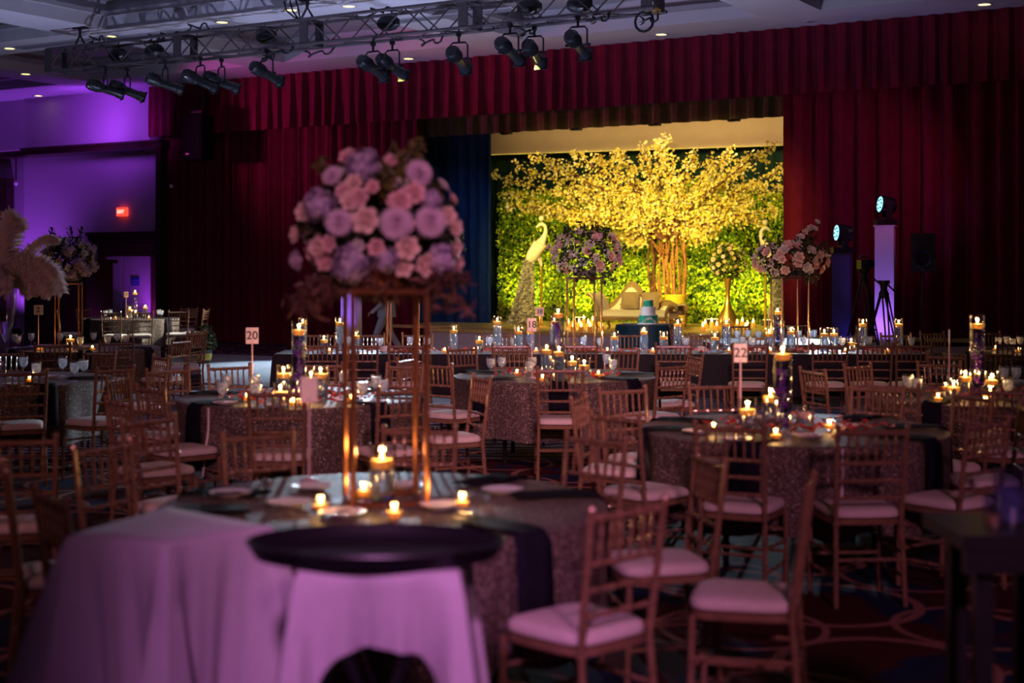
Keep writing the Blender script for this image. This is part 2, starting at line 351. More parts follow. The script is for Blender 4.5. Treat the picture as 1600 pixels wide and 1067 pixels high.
# ------------------------------------------------------------------ mesh helpers
class MB:
    def __init__(s): s.v = []; s.f = []; s.m = []
    def quad_grid(s, pts, nu, nv, closed_u=False, mi=0):
        b = len(s.v); s.v += [tuple(p) for p in pts]
        for j in range(nv - 1):
            for i in range(nu if closed_u else nu - 1):
                i2 = (i + 1) % nu
                s.f.append((b + j * nu + i, b + j * nu + i2, b + (j + 1) * nu + i2, b + (j + 1) * nu + i)); s.m.append(mi)
        return s
    def poly(s, pts, mi=0):
        b = len(s.v); s.v += [tuple(p) for p in pts]; s.f.append(tuple(range(b, b + len(pts)))); s.m.append(mi); return s
    def box(s, c, size, rot=None, mi=0):
        hx, hy, hz = size[0] / 2, size[1] / 2, size[2] / 2
        c = Vector(c); b = len(s.v)
        for dz in (-hz, hz):
            for dx, dy in ((-hx, -hy), (hx, -hy), (hx, hy), (-hx, hy)):
                p = Vector((dx, dy, dz))
                if rot is not None: p = rot @ p
                s.v.append(tuple(c + p))
        for q in ((3, 2, 1, 0), (4, 5, 6, 7), (0, 1, 5, 4), (1, 2, 6, 5), (2, 3, 7, 6), (3, 0, 4, 7)):
            s.f.append(tuple(b + i for i in q)); s.m.append(mi)
        return s
    def prism(s, ring, z0, z1, mi=0):
        n = len(ring); b = len(s.v)
        s.v += [(p[0], p[1], z0) for p in ring] + [(p[0], p[1], z1) for p in ring]
        for i in range(n):
            j = (i + 1) % n
            s.f.append((b + i, b + j, b + n + j, b + n + i)); s.m.append(mi)
        s.f.append(tuple(b + i for i in range(n - 1, -1, -1))); s.m.append(mi)
        s.f.append(tuple(b + n + i for i in range(n))); s.m.append(mi)
        return s
    def tube(s, pts, rad, n=8, cap=True, mi=0):
        pts = [Vector(p) for p in pts]
        if not hasattr(rad, '__len__'): rad = [rad] * len(pts)
        b = len(s.v); prev = None
        for i, p in enumerate(pts):
            a = pts[max(0, i - 1)]; c = pts[min(len(pts) - 1, i + 1)]
            d = (c - a); d = d.normalized() if d.length > 1e-9 else Vector((0, 0, 1))
            if prev is None:
                x = d.orthogonal().normalized()
            else:
                x = prev - d * prev.dot(d); x = x.normalized() if x.length > 1e-6 else d.orthogonal().normalized()
            prev = x; y = d.cross(x)
            for k in range(n):
                an = 2 * PI * k / n
                s.v.append(tuple(p + (x * math.cos(an) + y * math.sin(an)) * rad[i]))
        for j in range(len(pts) - 1):
            for k in range(n):
                k2 = (k + 1) % n
                s.f.append((b + j * n + k, b + j * n + k2, b + (j + 1) * n + k2, b + (j + 1) * n + k)); s.m.append(mi)
        if cap:
            s.f.append(tuple(b + k for k in range(n - 1, -1, -1))); s.m.append(mi)
            e = b + (len(pts) - 1) * n
            s.f.append(tuple(e + k for k in range(n))); s.m.append(mi)
        return s
    def lathe(s, prof, n=16, c=(0, 0, 0), mi=0, cap=True, axis=None):
        b = len(s.v); c = Vector(c)
        R = None
        if axis is not None: R = Vector((0, 0, 1)).rotation_difference(Vector(axis).normalized()).to_matrix()
        for r, z in prof:
            for k in range(n):
                an = 2 * PI * k / n
                p = Vector((r * math.cos(an), r * math.sin(an), z))
                if R is not None: p = R @ p
                s.v.append(tuple(c + p))
        for j in range(len(prof) - 1):
            for k in range(n):
                k2 = (k + 1) % n
                s.f.append((b + j * n + k, b + j * n + k2, b + (j + 1) * n + k2, b + (j + 1) * n + k)); s.m.append(mi)
        if cap:
            if prof[0][0] > 1e-5: s.f.append(tuple(b + k for k in range(n - 1, -1, -1))); s.m.append(mi)
            e = b + (len(prof) - 1) * n
            if prof[-1][0] > 1e-5: s.f.append(tuple(e + k for k in range(n))); s.m.append(mi)
        return s
    def ball(s, c, r, n=10, m=6, sq=(1, 1, 1), mi=0):
        b = len(s.v); c = Vector(c)
        pts = []
        for j in range(m + 1):
            th = PI * j / m
            for k in range(n):
                an = 2 * PI * k / n
                pts.append((c.x + r * sq[0] * math.sin(th) * math.cos(an), c.y + r * sq[1] * math.sin(th) * math.sin(an), c.z - r * sq[2] * math.cos(th)))
        return s.quad_grid(pts, n, m + 1, True, mi)
    def mesh(s, name, mats, smooth=True):
        me = bpy.data.meshes.new(name)
        me.from_pydata([tuple(v) for v in s.v], [], s.f)
        if not isinstance(mats, (list, tuple)): mats = [mats]
        for m in mats: me.materials.append(M[m] if isinstance(m, str) else m)
        if len(mats) > 1: me.polygons.foreach_set('material_index', s.m)
        if smooth:
            me.polygons.foreach_set('use_smooth', [True] * len(me.polygons))
            try: me.set_sharp_from_angle(angle=math.radians(38))
            except Exception: pass
        me.update()
        return me
    def obj(s, name, mats, parent=None, smooth=True, loc=None, rz=None):
        return link(name, s.mesh(name, mats, smooth), parent, loc, rz)
def link(name, me, parent=None, loc=None, rz=None):
    o = bpy.data.objects.new(name, me); COL.objects.link(o)
    if parent is not None: o.parent = parent
    if loc is not None: o.location = loc
    if rz is not None: o.rotation_euler = (0, 0, rz)
    return o
def tag(o, label, cat, group=None):
    o['label'] = label; o['category'] = cat
    if group: o['group'] = group
    return o
def thing(name, label, cat, loc=(0, 0, 0), rz=0.0, group=None):
    o = bpy.data.objects.new(name, None); COL.objects.link(o)
    o.location = loc; o.rotation_euler = (0, 0, rz); o.empty_display_size = 0.1
    return tag(o, label, cat, group)
def struct(o): o['kind'] = 'structure'; return o
def copy_tree(root, loc, rz, label, group=None):
    r = root.copy(); COL.objects.link(r)
    r.location = loc; r.rotation_euler = (0, 0, rz); r['label'] = label
    if group: r['group'] = group
    for ch in list(root.children):
        c = ch.copy(); COL.objects.link(c); c.parent = r
        for g in list(ch.children):
            d = g.copy(); COL.objects.link(d); d.parent = c
    return r
def text_mesh(txt, size, mat_name, depth_=0.002, name='lettering'):
    cu = bpy.data.curves.new('lettering', 'FONT'); cu.body = txt; cu.size = size
    cu.align_x = 'CENTER'; cu.align_y = 'CENTER'; cu.extrude = depth_; cu.offset = size * 0.010
    o = bpy.data.objects.new('lettering', cu); COL.objects.link(o)
    bpy.context.view_layer.update()
    me = bpy.data.meshes.new_from_object(o.evaluated_get(bpy.context.evaluated_depsgraph_get()))
    bpy.data.objects.remove(o); bpy.data.curves.remove(cu)
    me.name = name; me.materials.clear(); me.materials.append(M[mat_name])
    return me
def np_obj(name, verts, faces, mat_name, parent=None, kind=None, smooth=False):
    me = bpy.data.meshes.new(name)
    me.from_pydata(verts.tolist() if hasattr(verts, 'tolist') else verts, [], faces.tolist() if hasattr(faces, 'tolist') else faces)
    me.materials.append(M[mat_name]); me.update()
    if smooth: me.polygons.foreach_set('use_smooth', [True] * len(me.polygons))
    o = link(name, me, parent)
    if kind: o['kind'] = kind
    return o
def rand_rot(n, face=None, spread=1.0):
    """n frames (x, y axes) whose normals scatter about `face` (or anywhere)"""
    nrm = RNG.normal(size=(n, 3))
    nrm /= np.linalg.norm(nrm, axis=1)[:, None]
    if face is not None:
        nrm = np.asarray(face) + nrm * spread
        nrm /= np.linalg.norm(nrm, axis=1)[:, None]
    r = RNG.normal(size=(n, 3))
    x = np.cross(nrm, r); x /= np.linalg.norm(x, axis=1)[:, None]
    y = np.cross(nrm, x)
    return x, y, nrm
def leaves(centers, length, width, face=None, spread=1.0, fold=0.25):
    """one folded four-point leaf per centre"""
    n = len(centers); x, y, nn = rand_rot(n, face, spread)
    L_ = (length * RNG.uniform(0.7, 1.3, n))[:, None]; Wd = (width * RNG.uniform(0.7, 1.3, n))[:, None]
    a = centers - x * L_ / 2; b = centers + x * L_ / 2
    c = centers + y * Wd / 2 + nn * Wd * fold; d = centers - y * Wd / 2 + nn * Wd * fold
    v = np.stack([a, c, b, d], 1).reshape(-1, 3)
    i = np.arange(n)[:, None] * 4
    f = np.concatenate([i + np.array([[0, 2, 1]]), i + np.array([[0, 3, 2]])], 0)
    return v, f
def blossoms(centers, r, petals=5, face=None, spread=1.0, cup=0.35):
    n = len(centers); x, y, nn = rand_rot(n, face, spread)
    rr = (r * RNG.uniform(0.7, 1.25, n))[:, None]
    vs = [centers]; fs = []
    k = 2 * petals
    for j in range(k):
        an = 2 * PI * j / k; q = 1.0 if j % 2 == 0 else 0.62
        vs.append(centers + (x * math.cos(an) + y * math.sin(an)) * rr * q + nn * rr * cup)
    v = np.stack(vs, 1).reshape(-1, 3)
    i = np.arange(n)[:, None] * (k + 1)
    for j in range(k):
        fs.append(i + np.array([[0, 1 + j, 1 + (j + 1) % k]]))
    return v, np.concatenate(fs, 0)
def R3(deg_x=0, deg_y=0, deg_z=0):
    return (Matrix.Rotation(math.radians(deg_z), 3, 'Z') @ Matrix.Rotation(math.radians(deg_y), 3, 'Y') @ Matrix.Rotation(math.radians(deg_x), 3, 'X'))
WR = Matrix.Rotation(WALL_ANG, 3, 'Z')
# ================================================================== THE SETTING
fl = MB().box((0, 22, -0.05), (60, 64, 0.1)).obj('floor', 'carpet', smooth=False); struct(fl)

# dance floor of loose panels in front of the stage
df = struct(MB().poly([W(3.45, -9.05, 0.004), W(13.45, -9.05, 0.004), W(13.45, -3.6, 0.004), W(3.45, -3.6, 0.004)]).obj('dance_floor', 'vent_metal', smooth=False))
pan_me = MB().box((0, 0, 0), (0.897, 0.897, 0.016)).mesh('panel', 'dance_plank', False)
for i in range(11):
    for j in range(6):
        p = W(3.95 + i * 0.905, -8.55 + j * 0.905, 0.013)
        link('panel', pan_me, df, p, WALL_ANG)

# coffered ceiling
def wbox(mb, t0, t1, k0, k1, z0, z1, mi=0):
    ring = [W(t0, k0), W(t1, k0), W(t1, k1), W(t0, k1)]
    return mb.prism(ring, z0, z1, mi)
CT = [3.5 + 5.85 * i for i in range(-4, 5)]
CK = [-1.6 - 4.9 * i for i in range(0, 7)]
LT, LK = 4.75, 3.8
ce = MB()
tmin, tmax = CT[0] - 1.1, CT[-1] + LT + 1.1
kmin = CK[-1] - LK - 1.1
wbox(ce, tmin, tmax, CK[0], 1.0, CEIL, CEIL + 0.6)
for k in CK:
    wbox(ce, tmin, tmax, k - LK - 1.1, k - LK, CEIL, CEIL + 0.6)
    for t in [CT[0] - 1.1] + [c + LT for c in CT]:
        wbox(ce, t, t + 1.1, k - LK, k, CEIL, CEIL + 0.6)
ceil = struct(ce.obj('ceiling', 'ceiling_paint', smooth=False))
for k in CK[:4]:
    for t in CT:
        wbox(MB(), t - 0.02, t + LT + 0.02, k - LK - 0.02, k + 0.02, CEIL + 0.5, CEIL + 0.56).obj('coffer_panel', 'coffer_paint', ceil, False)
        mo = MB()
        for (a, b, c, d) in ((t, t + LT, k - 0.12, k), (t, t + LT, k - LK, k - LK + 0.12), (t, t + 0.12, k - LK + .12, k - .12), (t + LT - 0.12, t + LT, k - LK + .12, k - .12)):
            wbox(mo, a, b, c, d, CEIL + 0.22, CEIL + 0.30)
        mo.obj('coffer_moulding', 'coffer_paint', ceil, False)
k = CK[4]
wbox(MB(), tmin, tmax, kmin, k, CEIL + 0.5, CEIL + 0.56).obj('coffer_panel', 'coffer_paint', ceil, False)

# walls beside the stage
TL = T_at(234, 0)
tL0 = -17.0
struct(wbox(MB(), tL0, TL, 0.0, 0.7, 4.78, CEIL).obj('wall_left_upper', 'wall_paper', smooth=False))
struct(wbox(MB(), tL0, T_at(255, 0.55), 0.55, 0.75, 0, 4.80).obj('wall_left', 'wall_paper', smooth=False))
mo = MB(); wbox(mo, T_at(34, -0.12), T_at(252, -0.12), -0.12, 0.56, 4.62, 4.80); wbox(mo, T_at(34, -0.12), T_at(252, -0.12), -0.18, 0.0, 4.74, 4.80)
wbox(mo, tL0, T_at(34, -0.12), 0.1, 0.56, 4.62, 4.80)
struct(mo.obj('trim_1', 'dark_wood', smooth=False))
mo = MB(); wbox(mo, T_at(243, -0.1), T_at(251, -0.1), -0.1, 0.56, 0, 4.62)
struct(mo.obj('trim_2', 'dark_wood', smooth=False))
mo = MB(); wbox(mo, T_at(0, 0.3) - 1.0, T_at(10, 0.3), 0.3, 0.56, 0, 4.1)
struct(mo.obj('trim_3', 'dark_wood', smooth=False))
# dark masonry behind the velvet
struct(wbox(MB(), T_at(252, 0.6), T_at(640, 0.6), 0.5, 0.7, 0, CEIL).obj('wall_stage_left', 'black_cloth', smooth=False))
struct(wbox(MB(), T_at(1236, 0.6), 24, 0.5, 0.7, 0, CEIL).obj('wall_stage_right', 'black_cloth', smooth=False))
# door with dark classical surround
kd = 0.55
def wpx(mb, px0, px1, k0, k1, z0, z1): return wbox(mb, T_at(px0, k0), T_at(px1, k0), k0, k1, z0, z1)
door = struct(wpx(MB(), 163, 236, 0.47, 0.56, 0, 2.06).obj('door_1', 'door_paint', smooth=False))
wpx(MB(), 163, 191, 0.44, 0.47, 0.05, 2.02).obj('door_leaf', 'door_paint', door, False)
wpx(MB(), 192.5, 235, 0.44, 0.47, 0.05, 2.02).obj('door_leaf', 'door_paint', door, False)
mo = MB(); wpx(mo, 187, 189, 0.38, 0.44, 0.98, 1.06); mo.obj('door_handle', 'steel', door, False)
mo = MB()
wpx(mo, 153, 163, 0.36, 0.56, 0, 2.2); wpx(mo, 236, 243, 0.36, 0.56, 0, 2.2); wpx(mo, 153, 243, 0.36, 0.56, 2.06, 2.30)
wpx(mo, 140, 243, 0.20, 0.56, 2.30, 2.42); wpx(mo, 137, 243, 0.12, 0.56, 2.42, 2.52); wpx(mo, 133, 243, 0.02, 0.56, 2.52, 2.62)
struct(mo.obj('trim_4', 'dark_wood', smooth=False))
o = wpx(MB(), 205, 217, 0.42, 0.437, 1.30, 1.50).obj('door_notice', 'blue_poster', smooth=False)
tag(o, 'small blue notice on the pale door at far left', 'sign')
wpx(MB(), 206.5, 215.5, 0.412, 0.42, 1.415, 1.425).obj('printed_line', 'sign_card', o, False)
wpx(MB(), 206.5, 214, 0.412, 0.42, 1.355, 1.363).obj('printed_line', 'sign_card', o, False)

# exit sign
ex = thing('exit_sign', 'red glowing EXIT sign high on the purple-lit wall', 'sign', WP(191, 0.5, ZZ(331, D_at(191, 0.5))), WALL_ANG)
MB().box((0, 0, 0), (0.30, 0.10, 0.21)).obj('housing', 'exit_red', ex, False)
e = link('lettering', text_mesh('EXIT', 0.12, 'exit_glow', 0.002), ex, (0, -0.055, 0)); e.rotation_euler = (PI / 2, 0, 0)
# small pendant camera/sprinkler drop on the left wall
pd = thing('pendant_microphone', 'thin rod with small bright tip hanging under the wall moulding', 'fixture', WP(25, 0.2, 3.95))
MB().tube([(0, 0, 0.68), (0, 0, 0.05)], 0.018, 6).obj('rod', 'black_metal', pd)
MB().ball((0, 0, 0), 0.06).obj('tip', 'porcelain', pd)

# ------------------------------------------------------------------ curtains
def pleated(name, frame, t0, t1, z0, z1, pitch, amp, matn, seed, flare=0.0, nz=7, box=False):
    rnd = random.Random(seed)
    ts = []; t = t0; offs = []
    while t < t1:
        wd = pitch * rnd.uniform(0.7, 1.35); a = amp * rnd.uniform(0.6, 1.25); ns = 10
        for i in range(ns):
            q = i / ns
            s_ = math.sin(2 * PI * q)
            if box: s_ = max(-0.75, min(0.75, 1.6 * s_))
            else: s_ = s_ + 0.25 * math.sin(4 * PI * q + a * 50)
            if t + wd * q <= t1: ts.append(t + wd * q); offs.append(a * s_)
        t += wd
    ts.append(t1); offs.append(0)
    pts = []
    for j in range(nz):
        q = j / (nz - 1); z = z1 + (z0 - z1) * q
        g = 0.75 + 0.45 * q + flare * q
        for i, tt in enumerate(ts):
            pts.append(frame(tt, offs[i] * g + 0.012 * math.sin(tt * 9 + z * 3), z))
    mb = MB().quad_grid(pts, len(ts), nz)
    n = len(ts)
    back = [frame(tt, offs[i] * 0.75 + 0.02, z1) for i, tt in enumerate(ts)]
    mb.quad_grid(pts[:n] + back, n, 2)
    return mb.obj(name, matn)
fr = lambda k0: (lambda t, o, z: W(t, k0 + o, z))
tag(pleated('stage_curtain', fr(0.15), T_at(253, 0.15), T_at(652, 0.15), 0.01, 5.2, 0.26, 0.075, 'velvet', 1), 'tall burgundy velvet curtain left of the stage opening', 'curtain', 'burgundy stage curtains')
tag(pleated('stage_curtain', fr(0.15), T_at(1224, 0.15), 22.5, 0.01, 5.2, 0.36, 0.10, 'velvet', 2), 'tall burgundy velvet curtain right of the stage opening', 'curtain', 'burgundy stage curtains')
tag(pleated('curtain_pelmet', fr(-0.22), T_at(232, -0.22), 23, 4.86, CEIL, 0.30, 0.065, 'velvet', 3, 0.2, 5, True), 'long burgundy pleated velvet pelmet along the top of the stage', 'curtain')
tag(pleated('inner_pelmet', fr(0.75), T_at(640, 0.75), T_at(1250, 0.75), 4.58, 5.6, 0.34, 0.05, 'olive_velvet', 4, 0.2, 5, True), 'dark olive pleated inner pelmet below the burgundy one', 'curtain')
tag(pleated('wing_drape', fr(1.9), T_at(590, 1.9), T_at(767, 1.9), STAGE_Z, 5.4, 0.30, 0.03, 'navy_drape', 5), 'dark blue drape hanging left inside the stage opening', 'curtain')

# ------------------------------------------------------------------ stage
TS0 = T_at(668, -1.2)
sd = MB(); wbox(sd, TS0, 16.2, -1.2, 0.0, STAGE_Z - 0.06, STAGE_Z); wbox(sd, T_at(640, .7), 17.5, 0.0, 9.0, STAGE_Z - 0.06, STAGE_Z)
stage = struct(sd.obj('floor_stage', 'stage_wood', smooth=False))
sk = MB(); wbox(sk, TS0 + 0.03, 16.2, -1.17, -1.12, 0.0, STAGE_Z - 0.06); wbox(sk, TS0 + 0.03, TS0 + 0.08, -1.12, 0.0, 0, STAGE_Z - 0.06)
sk.obj('stage_skirt', 'skirt_cloth', stage, False)
struct(wbox(MB(), 0, 22, 9.2, 9.4, 0, 6.5).obj('wall_back', 'black_cloth', smooth=False))

B0 = Vector((PXX(783, 33.0), 33.0, 0)); BA = math.radians(-22.0)
BU = Vector((math.cos(BA), math.sin(BA), 0)); BN = Vector((-math.sin(BA), math.cos(BA), 0))
def BW(a, b, z=0.0):
    p = B0 + BU * a + BN * b
    return Vector((p.x, p.y, z))
tag(pleated('backdrop_drape', lambda a, o, z: BW(a, 0.45 + o, z), -1.8, 8.6, STAGE_Z, 4.6, 0.28, 0.035, 'green_drape', 6), 'very dark green drape behind the hedge wall on stage', 'curtain')
prof = [(0.25, 6.0), (0.25, 4.75), (0.22, 4.62), (0.14, 4.52), (0.06, 4.44), (0.0, 4.40), (-0.02, 4.36), (0.03, 4.345), (0.12, 4.36), (0.30, 4.44), (0.42, 4.7), (0.42, 6.0)]
pts = []
for b_, z_ in prof: pts += [BW(-1.8, b_ - 0.2, z_), BW(8.6, b_ - 0.2, z_)]
mb = MB().quad_grid(pts, 2, len(prof))
o = mb.obj('canvas_screen', 'cream_canvas'); tag(o, 'cream canvas screen hanging half rolled above the stage backdrop', 'screen')

# ================================================================== HEDGE, TREE, SOFA AND STAGE DRESSING
hg = thing('hedge_wall', 'bright yellow-green leafy hedge wall behind the sofa', 'hedge', BW(3.6, 0, STAGE_Z))
bk = MB().prism([BW(0, 0.05), BW(7.6, 0.05), BW(7.6, 0.25), BW(0, 0.25)], STAGE_Z, 3.45).obj('backing_board', 'hedge_back', None, False)
bk.parent = hg; bk.matrix_parent_inverse = Matrix.Translation(-hg.location)
n = 22000
a = RNG.uniform(-0.05, 7.4, n); z = RNG.uniform(STAGE_Z, 3.5, n)
top = 3.30 + 0.16 * np.sin(a * 1.7) + 0.10 * np.sin(a * 4.1 + 1)
z = STAGE_Z + (z - STAGE_Z) * (top - STAGE_Z + 0.15) / 3.0
b = RNG.uniform(-0.16, 0.06, n) + 0.07 * np.sin(a * 2.3) * np.sin(z * 3.1)
cen = np.array(B0)[None, :] + a[:, None] * np.array(BU) + b[:, None] * np.array(BN); cen[:, 2] = z
v, f = leaves(cen, 0.090, 0.05, face=-np.array(BN) + np.array([0, 0, 0.35]), spread=0.8)
o = np_obj('foliage', v - np.array(hg.location), f, 'hedge_leaf', hg, 'stuff')

# blossom tree
TD = lambda px: 31.4 - (px - 775) * (3.0 / 447)
def TP(px, py, off=0.0):
    d = TD(px) + off
    return Vector((PXX(px, d), d, ZZ(py, d)))
tree_base = TP(1045, 500); tree_base.z = STAGE_Z
tr = thing('blossom_tree', 'spreading artificial tree covered in yellow-white blossom on stage', 'tree', tree_base)
rnd = random.Random(5)
for i in range(16):
    bx = 1016 + i * 3.6 + rnd.uniform(-2, 2); off = rnd.uniform(-0.25, 0.25)
    pts = []
    ph = rnd.uniform(0, 6)
    for j in range(15):
        q = j / 14
        py = 506 - q * 150
        pts.append(TP(bx + 1.8 * math.sin(ph + q * rnd.uniform(9, 11)) * (0.5 + q) + (bx - 1045) * 0.10 * q, py, off + 0.10 * math.cos(ph + q * 9)) - tree_base)
    pts[0].z = 0
    r0 = rnd.uniform(0.018, 0.034)
    MB().tube(pts, [r0 * (1.2 - 0.5 * j / 14) for j in range(15)], 7).obj('stem', 'bark' if i > 3 else 'dark_bark', tr)
mb = MB()
for i in range(46):
    x0 = rnd.uniform(1014, 1074); y0 = rnd.uniform(385, 500); dx = rnd.choice((-1, 1)) * rnd.uniform(5, 14)
    p0 = TP(x0, y0, rnd.uniform(-.25, .2)); p1 = TP(x0 + dx, y0 - rnd.uniform(2, 16), rnd.uniform(-.3, .2))
    mb.tube([p0 - tree_base, (p0 + p1) / 2 - tree_base + Vector((0, 0, .03)), p1 - tree_base], [0.012, 0.009, 0.005], 4, False)
mb.obj('lattice_twigs', 'bark', tr)['kind'] = 'stuff'
tips = [(778, 277), (800, 322), (795, 305), (815, 262), (838, 246), (868, 262), (902, 243), (940, 248), (967, 238), (1005, 240), (1028, 229), (1040, 226), (1080, 250), (1108, 262), (1135, 240), (1160, 262), (1197, 236), (1215, 270), (1222, 292), (1205, 330), (1180, 345),
        (850, 335), (880, 300), (905, 345), (935, 330), (965, 372), (985, 350), (1110, 362), (1140, 335), (1165, 318), (1015, 300), (1060, 290), (1090, 310), (915, 290), (960, 300), (1130, 290), (1180, 290), (995, 375), (1090, 375)]
cl = []
def twig(p, dr, ln, m_):
    pts = [p + dr * ln * q / 4 + Vector((0, 0, 0.05 * ln * math.sin(q))) for q in range(5)]
    for _ in range(m_):
        q = rnd.random() ** 0.8; i = min(3, int(q * 4))
        c = pts[i].lerp(pts[i + 1], q * 4 - i)
        sp = 0.035 + 0.05 * (1 - q)
        cl.append(c + Vector((rnd.gauss(0, sp), rnd.gauss(0, sp), rnd.gauss(0, sp))))
    return pts
for (tx, ty) in tips:
    sx = 1045 + rnd.uniform(-14, 14); sy = 368 + rnd.uniform(-6, 8)
    o0 = rnd.uniform(-0.15, 0.15); o1 = rnd.uniform(-0.75, 0.35)
    pts = []; NB = 12
    bow = rnd.uniform(4, 12)
    for j in range(NB):
        q = j / (NB - 1)
        px_ = sx + (tx - sx) * q; py_ = sy + (ty - sy) * (q ** 0.9) - bow * math.sin(q * PI) * 0.7 + rnd.uniform(-2, 2)
        pts.append(TP(px_, py_, o0 + (o1 - o0) * q))
    MB().tube([p - tree_base for p in pts], [0.036 * (1 - 0.82 * j / (NB - 1)) for j in range(NB)], 5).obj('branch', 'dark_bark', tr)
    mb = MB()
    for j in range(3, NB):
        q = j / (NB - 1); dr0 = (pts[j] - pts[j - 1]).normalized()
        for _ in range(3):
            dr = (dr0 * 0.8 + Vector((rnd.gauss(0, .55), rnd.gauss(0, .45), rnd.gauss(0.05, .45)))).normalized()
            ln = rnd.uniform(0.18, 0.48) * (1.15 - 0.65 * q)
            tp = twig(pts[j], dr, ln, int(8 + 5 * ln / 0.4))
            mb.tube([c - tree_base for c in tp], [0.008, 0.007, 0.006, 0.004, 0.002], 4, False)
    mb.obj('twigs', 'dark_bark', tr)['kind'] = 'stuff'
    twig(pts[-2], (pts[-1] - pts[-2]).normalized(), 0.3, 14)
for _ in range(420):   # dense heart of the crown just above the stems
    cl.append(TP(1045 + rnd.gauss(0, 36), 350 + rnd.gauss(0, 13), rnd.gauss(-0.1, 0.3)))
cen = np.array([tuple(c) for c in cl])
v, f = blossoms(cen, 0.035, 5, face=np.array([-0.2, -0.8, 0.2]), spread=1.1)
np_obj('blossom_cloud', v - np.array(tree_base), f, 'blossom', tr, 'stuff')

# peacock statues
def skin_body(name, joints, edges, radii, mats, parent, sub=1, matfn=None, root=0):
    me = bpy.data.meshes.new(name); me.from_pydata([tuple(j) for j in joints], edges, [])
    o = bpy.data.objects.new(name, me); COL.objects.link(o)
    sm = o.modifiers.new('skin', 'SKIN'); sm.use_smooth_shade = True
    sv = me.skin_vertices[0].data
    for i, r in enumerate(radii):
        sv[i].radius = (r, r) if not hasattr(r, '__len__') else r
        sv[i].use_root = (i == root)
    s2 = o.modifiers.new('sub', 'SUBSURF'); s2.levels = sub; s2.render_levels = sub
    bpy.context.view_layer.update()
    m2 = bpy.data.meshes.new_from_object(o.evaluated_get(bpy.context.evaluated_depsgraph_get()))
    bpy.data.objects.remove(o)
    m2.name = name; m2.materials.clear()
    for m_ in mats: m2.materials.append(M[m_])
    if matfn:
        for p in m2.polygons: p.material_index = matfn(p.center)
    m2.polygons.foreach_set('use_smooth', [True] * len(m2.polygons))
    return link(name, m2, parent)
def peacock(px_base, d, flip, label):
    base = Vector((PXX(px_base, d), d, STAGE_Z))
    s = FPX / d
    t = thing('peacock_statue', label, 'statue', base)
    def q(px, py, off=0.0): return Vector(((px) * flip / s, off, (505 - py) / s))
    # image-space sketch of the left bird about its perch pole at x = 846
    J = [q(-6, 385), q(-2, 376), q(4, 366), q(7, 356), q(6, 348), q(1, 344), q(-5, 347), q(-9, 351), q(-14, 394), q(-22, 405)]
    E = [(0, 1), (1, 2), (2, 3), (3, 4), (4, 5), (5, 6), (6, 7), (0, 8), (8, 9)]
    R_ = [0.15, 0.12, 0.065, 0.042, 0.036, 0.046, 0.030, 0.010, 0.14, 0.10]
    skin_body('body', J, E, R_, ['statue_white'], t, 2)
    MB().ball(q(0, 336), 0.055).obj('crest', 'statue_white', t)
    MB().tube([q(0, 341), q(0, 337)], 0.01, 5).obj('crest_stalk', 'statue_white', t)
    for dx in (-2, 2): MB().tube([q(-4 + dx, 396, dx * 0.02), q(0 + dx * .3, 410, 0)], [0.025, 0.015], 6).obj('leg', 'statue_white', t)
    MB().tube([(0, 0, 0.03), q(0, 410)], 0.022, 8).obj('perch_pole', 'gold_leaf', t)
    MB().lathe([(0.13, 0), (0.13, 0.02), (0.02, 0.05)], 16).obj('perch_foot', 'gold_leaf', t)
    # long tail of dry white feathers sweeping to the floor
    cs = []
    for _ in range(2600):
        w_ = random.random()
        cx = -20 - 8 * w_ - 6 * w_ ** 3 ; cy = 402 + 98 * w_
        wd = 7 + 13 * w_ ** 1.3
        p = q(cx + random.uniform(-wd, wd), cy + random.uniform(-3, 3), random.uniform(-0.5, 0.5) * (0.15 + 0.3 * w_))
        p.z = max(p.z, 0.03)
        cs.append(p)
    core = [q(-18, 400), q(-22, 430), q(-25, 460), q(-30, 496)]
    MB().tube(core, [0.06, 0.07, 0.09, 0.10], 10).obj('tail_core', 'statue_white', t)
    v, f = leaves(np.array([tuple(c) for c in cs]), 0.11, 0.045, face=np.array([0, -1, 0.3]), spread=1.3)
    np_obj('tail_feathers', v, f, 'tail_feather', t, 'stuff')
peacock(846, 29.4, 1, 'white peacock statue on perch at left end of the hedge')
peacock(1196, 27.6, -1, 'white peacock statue half hidden behind right-hand gold-stand bouquet')

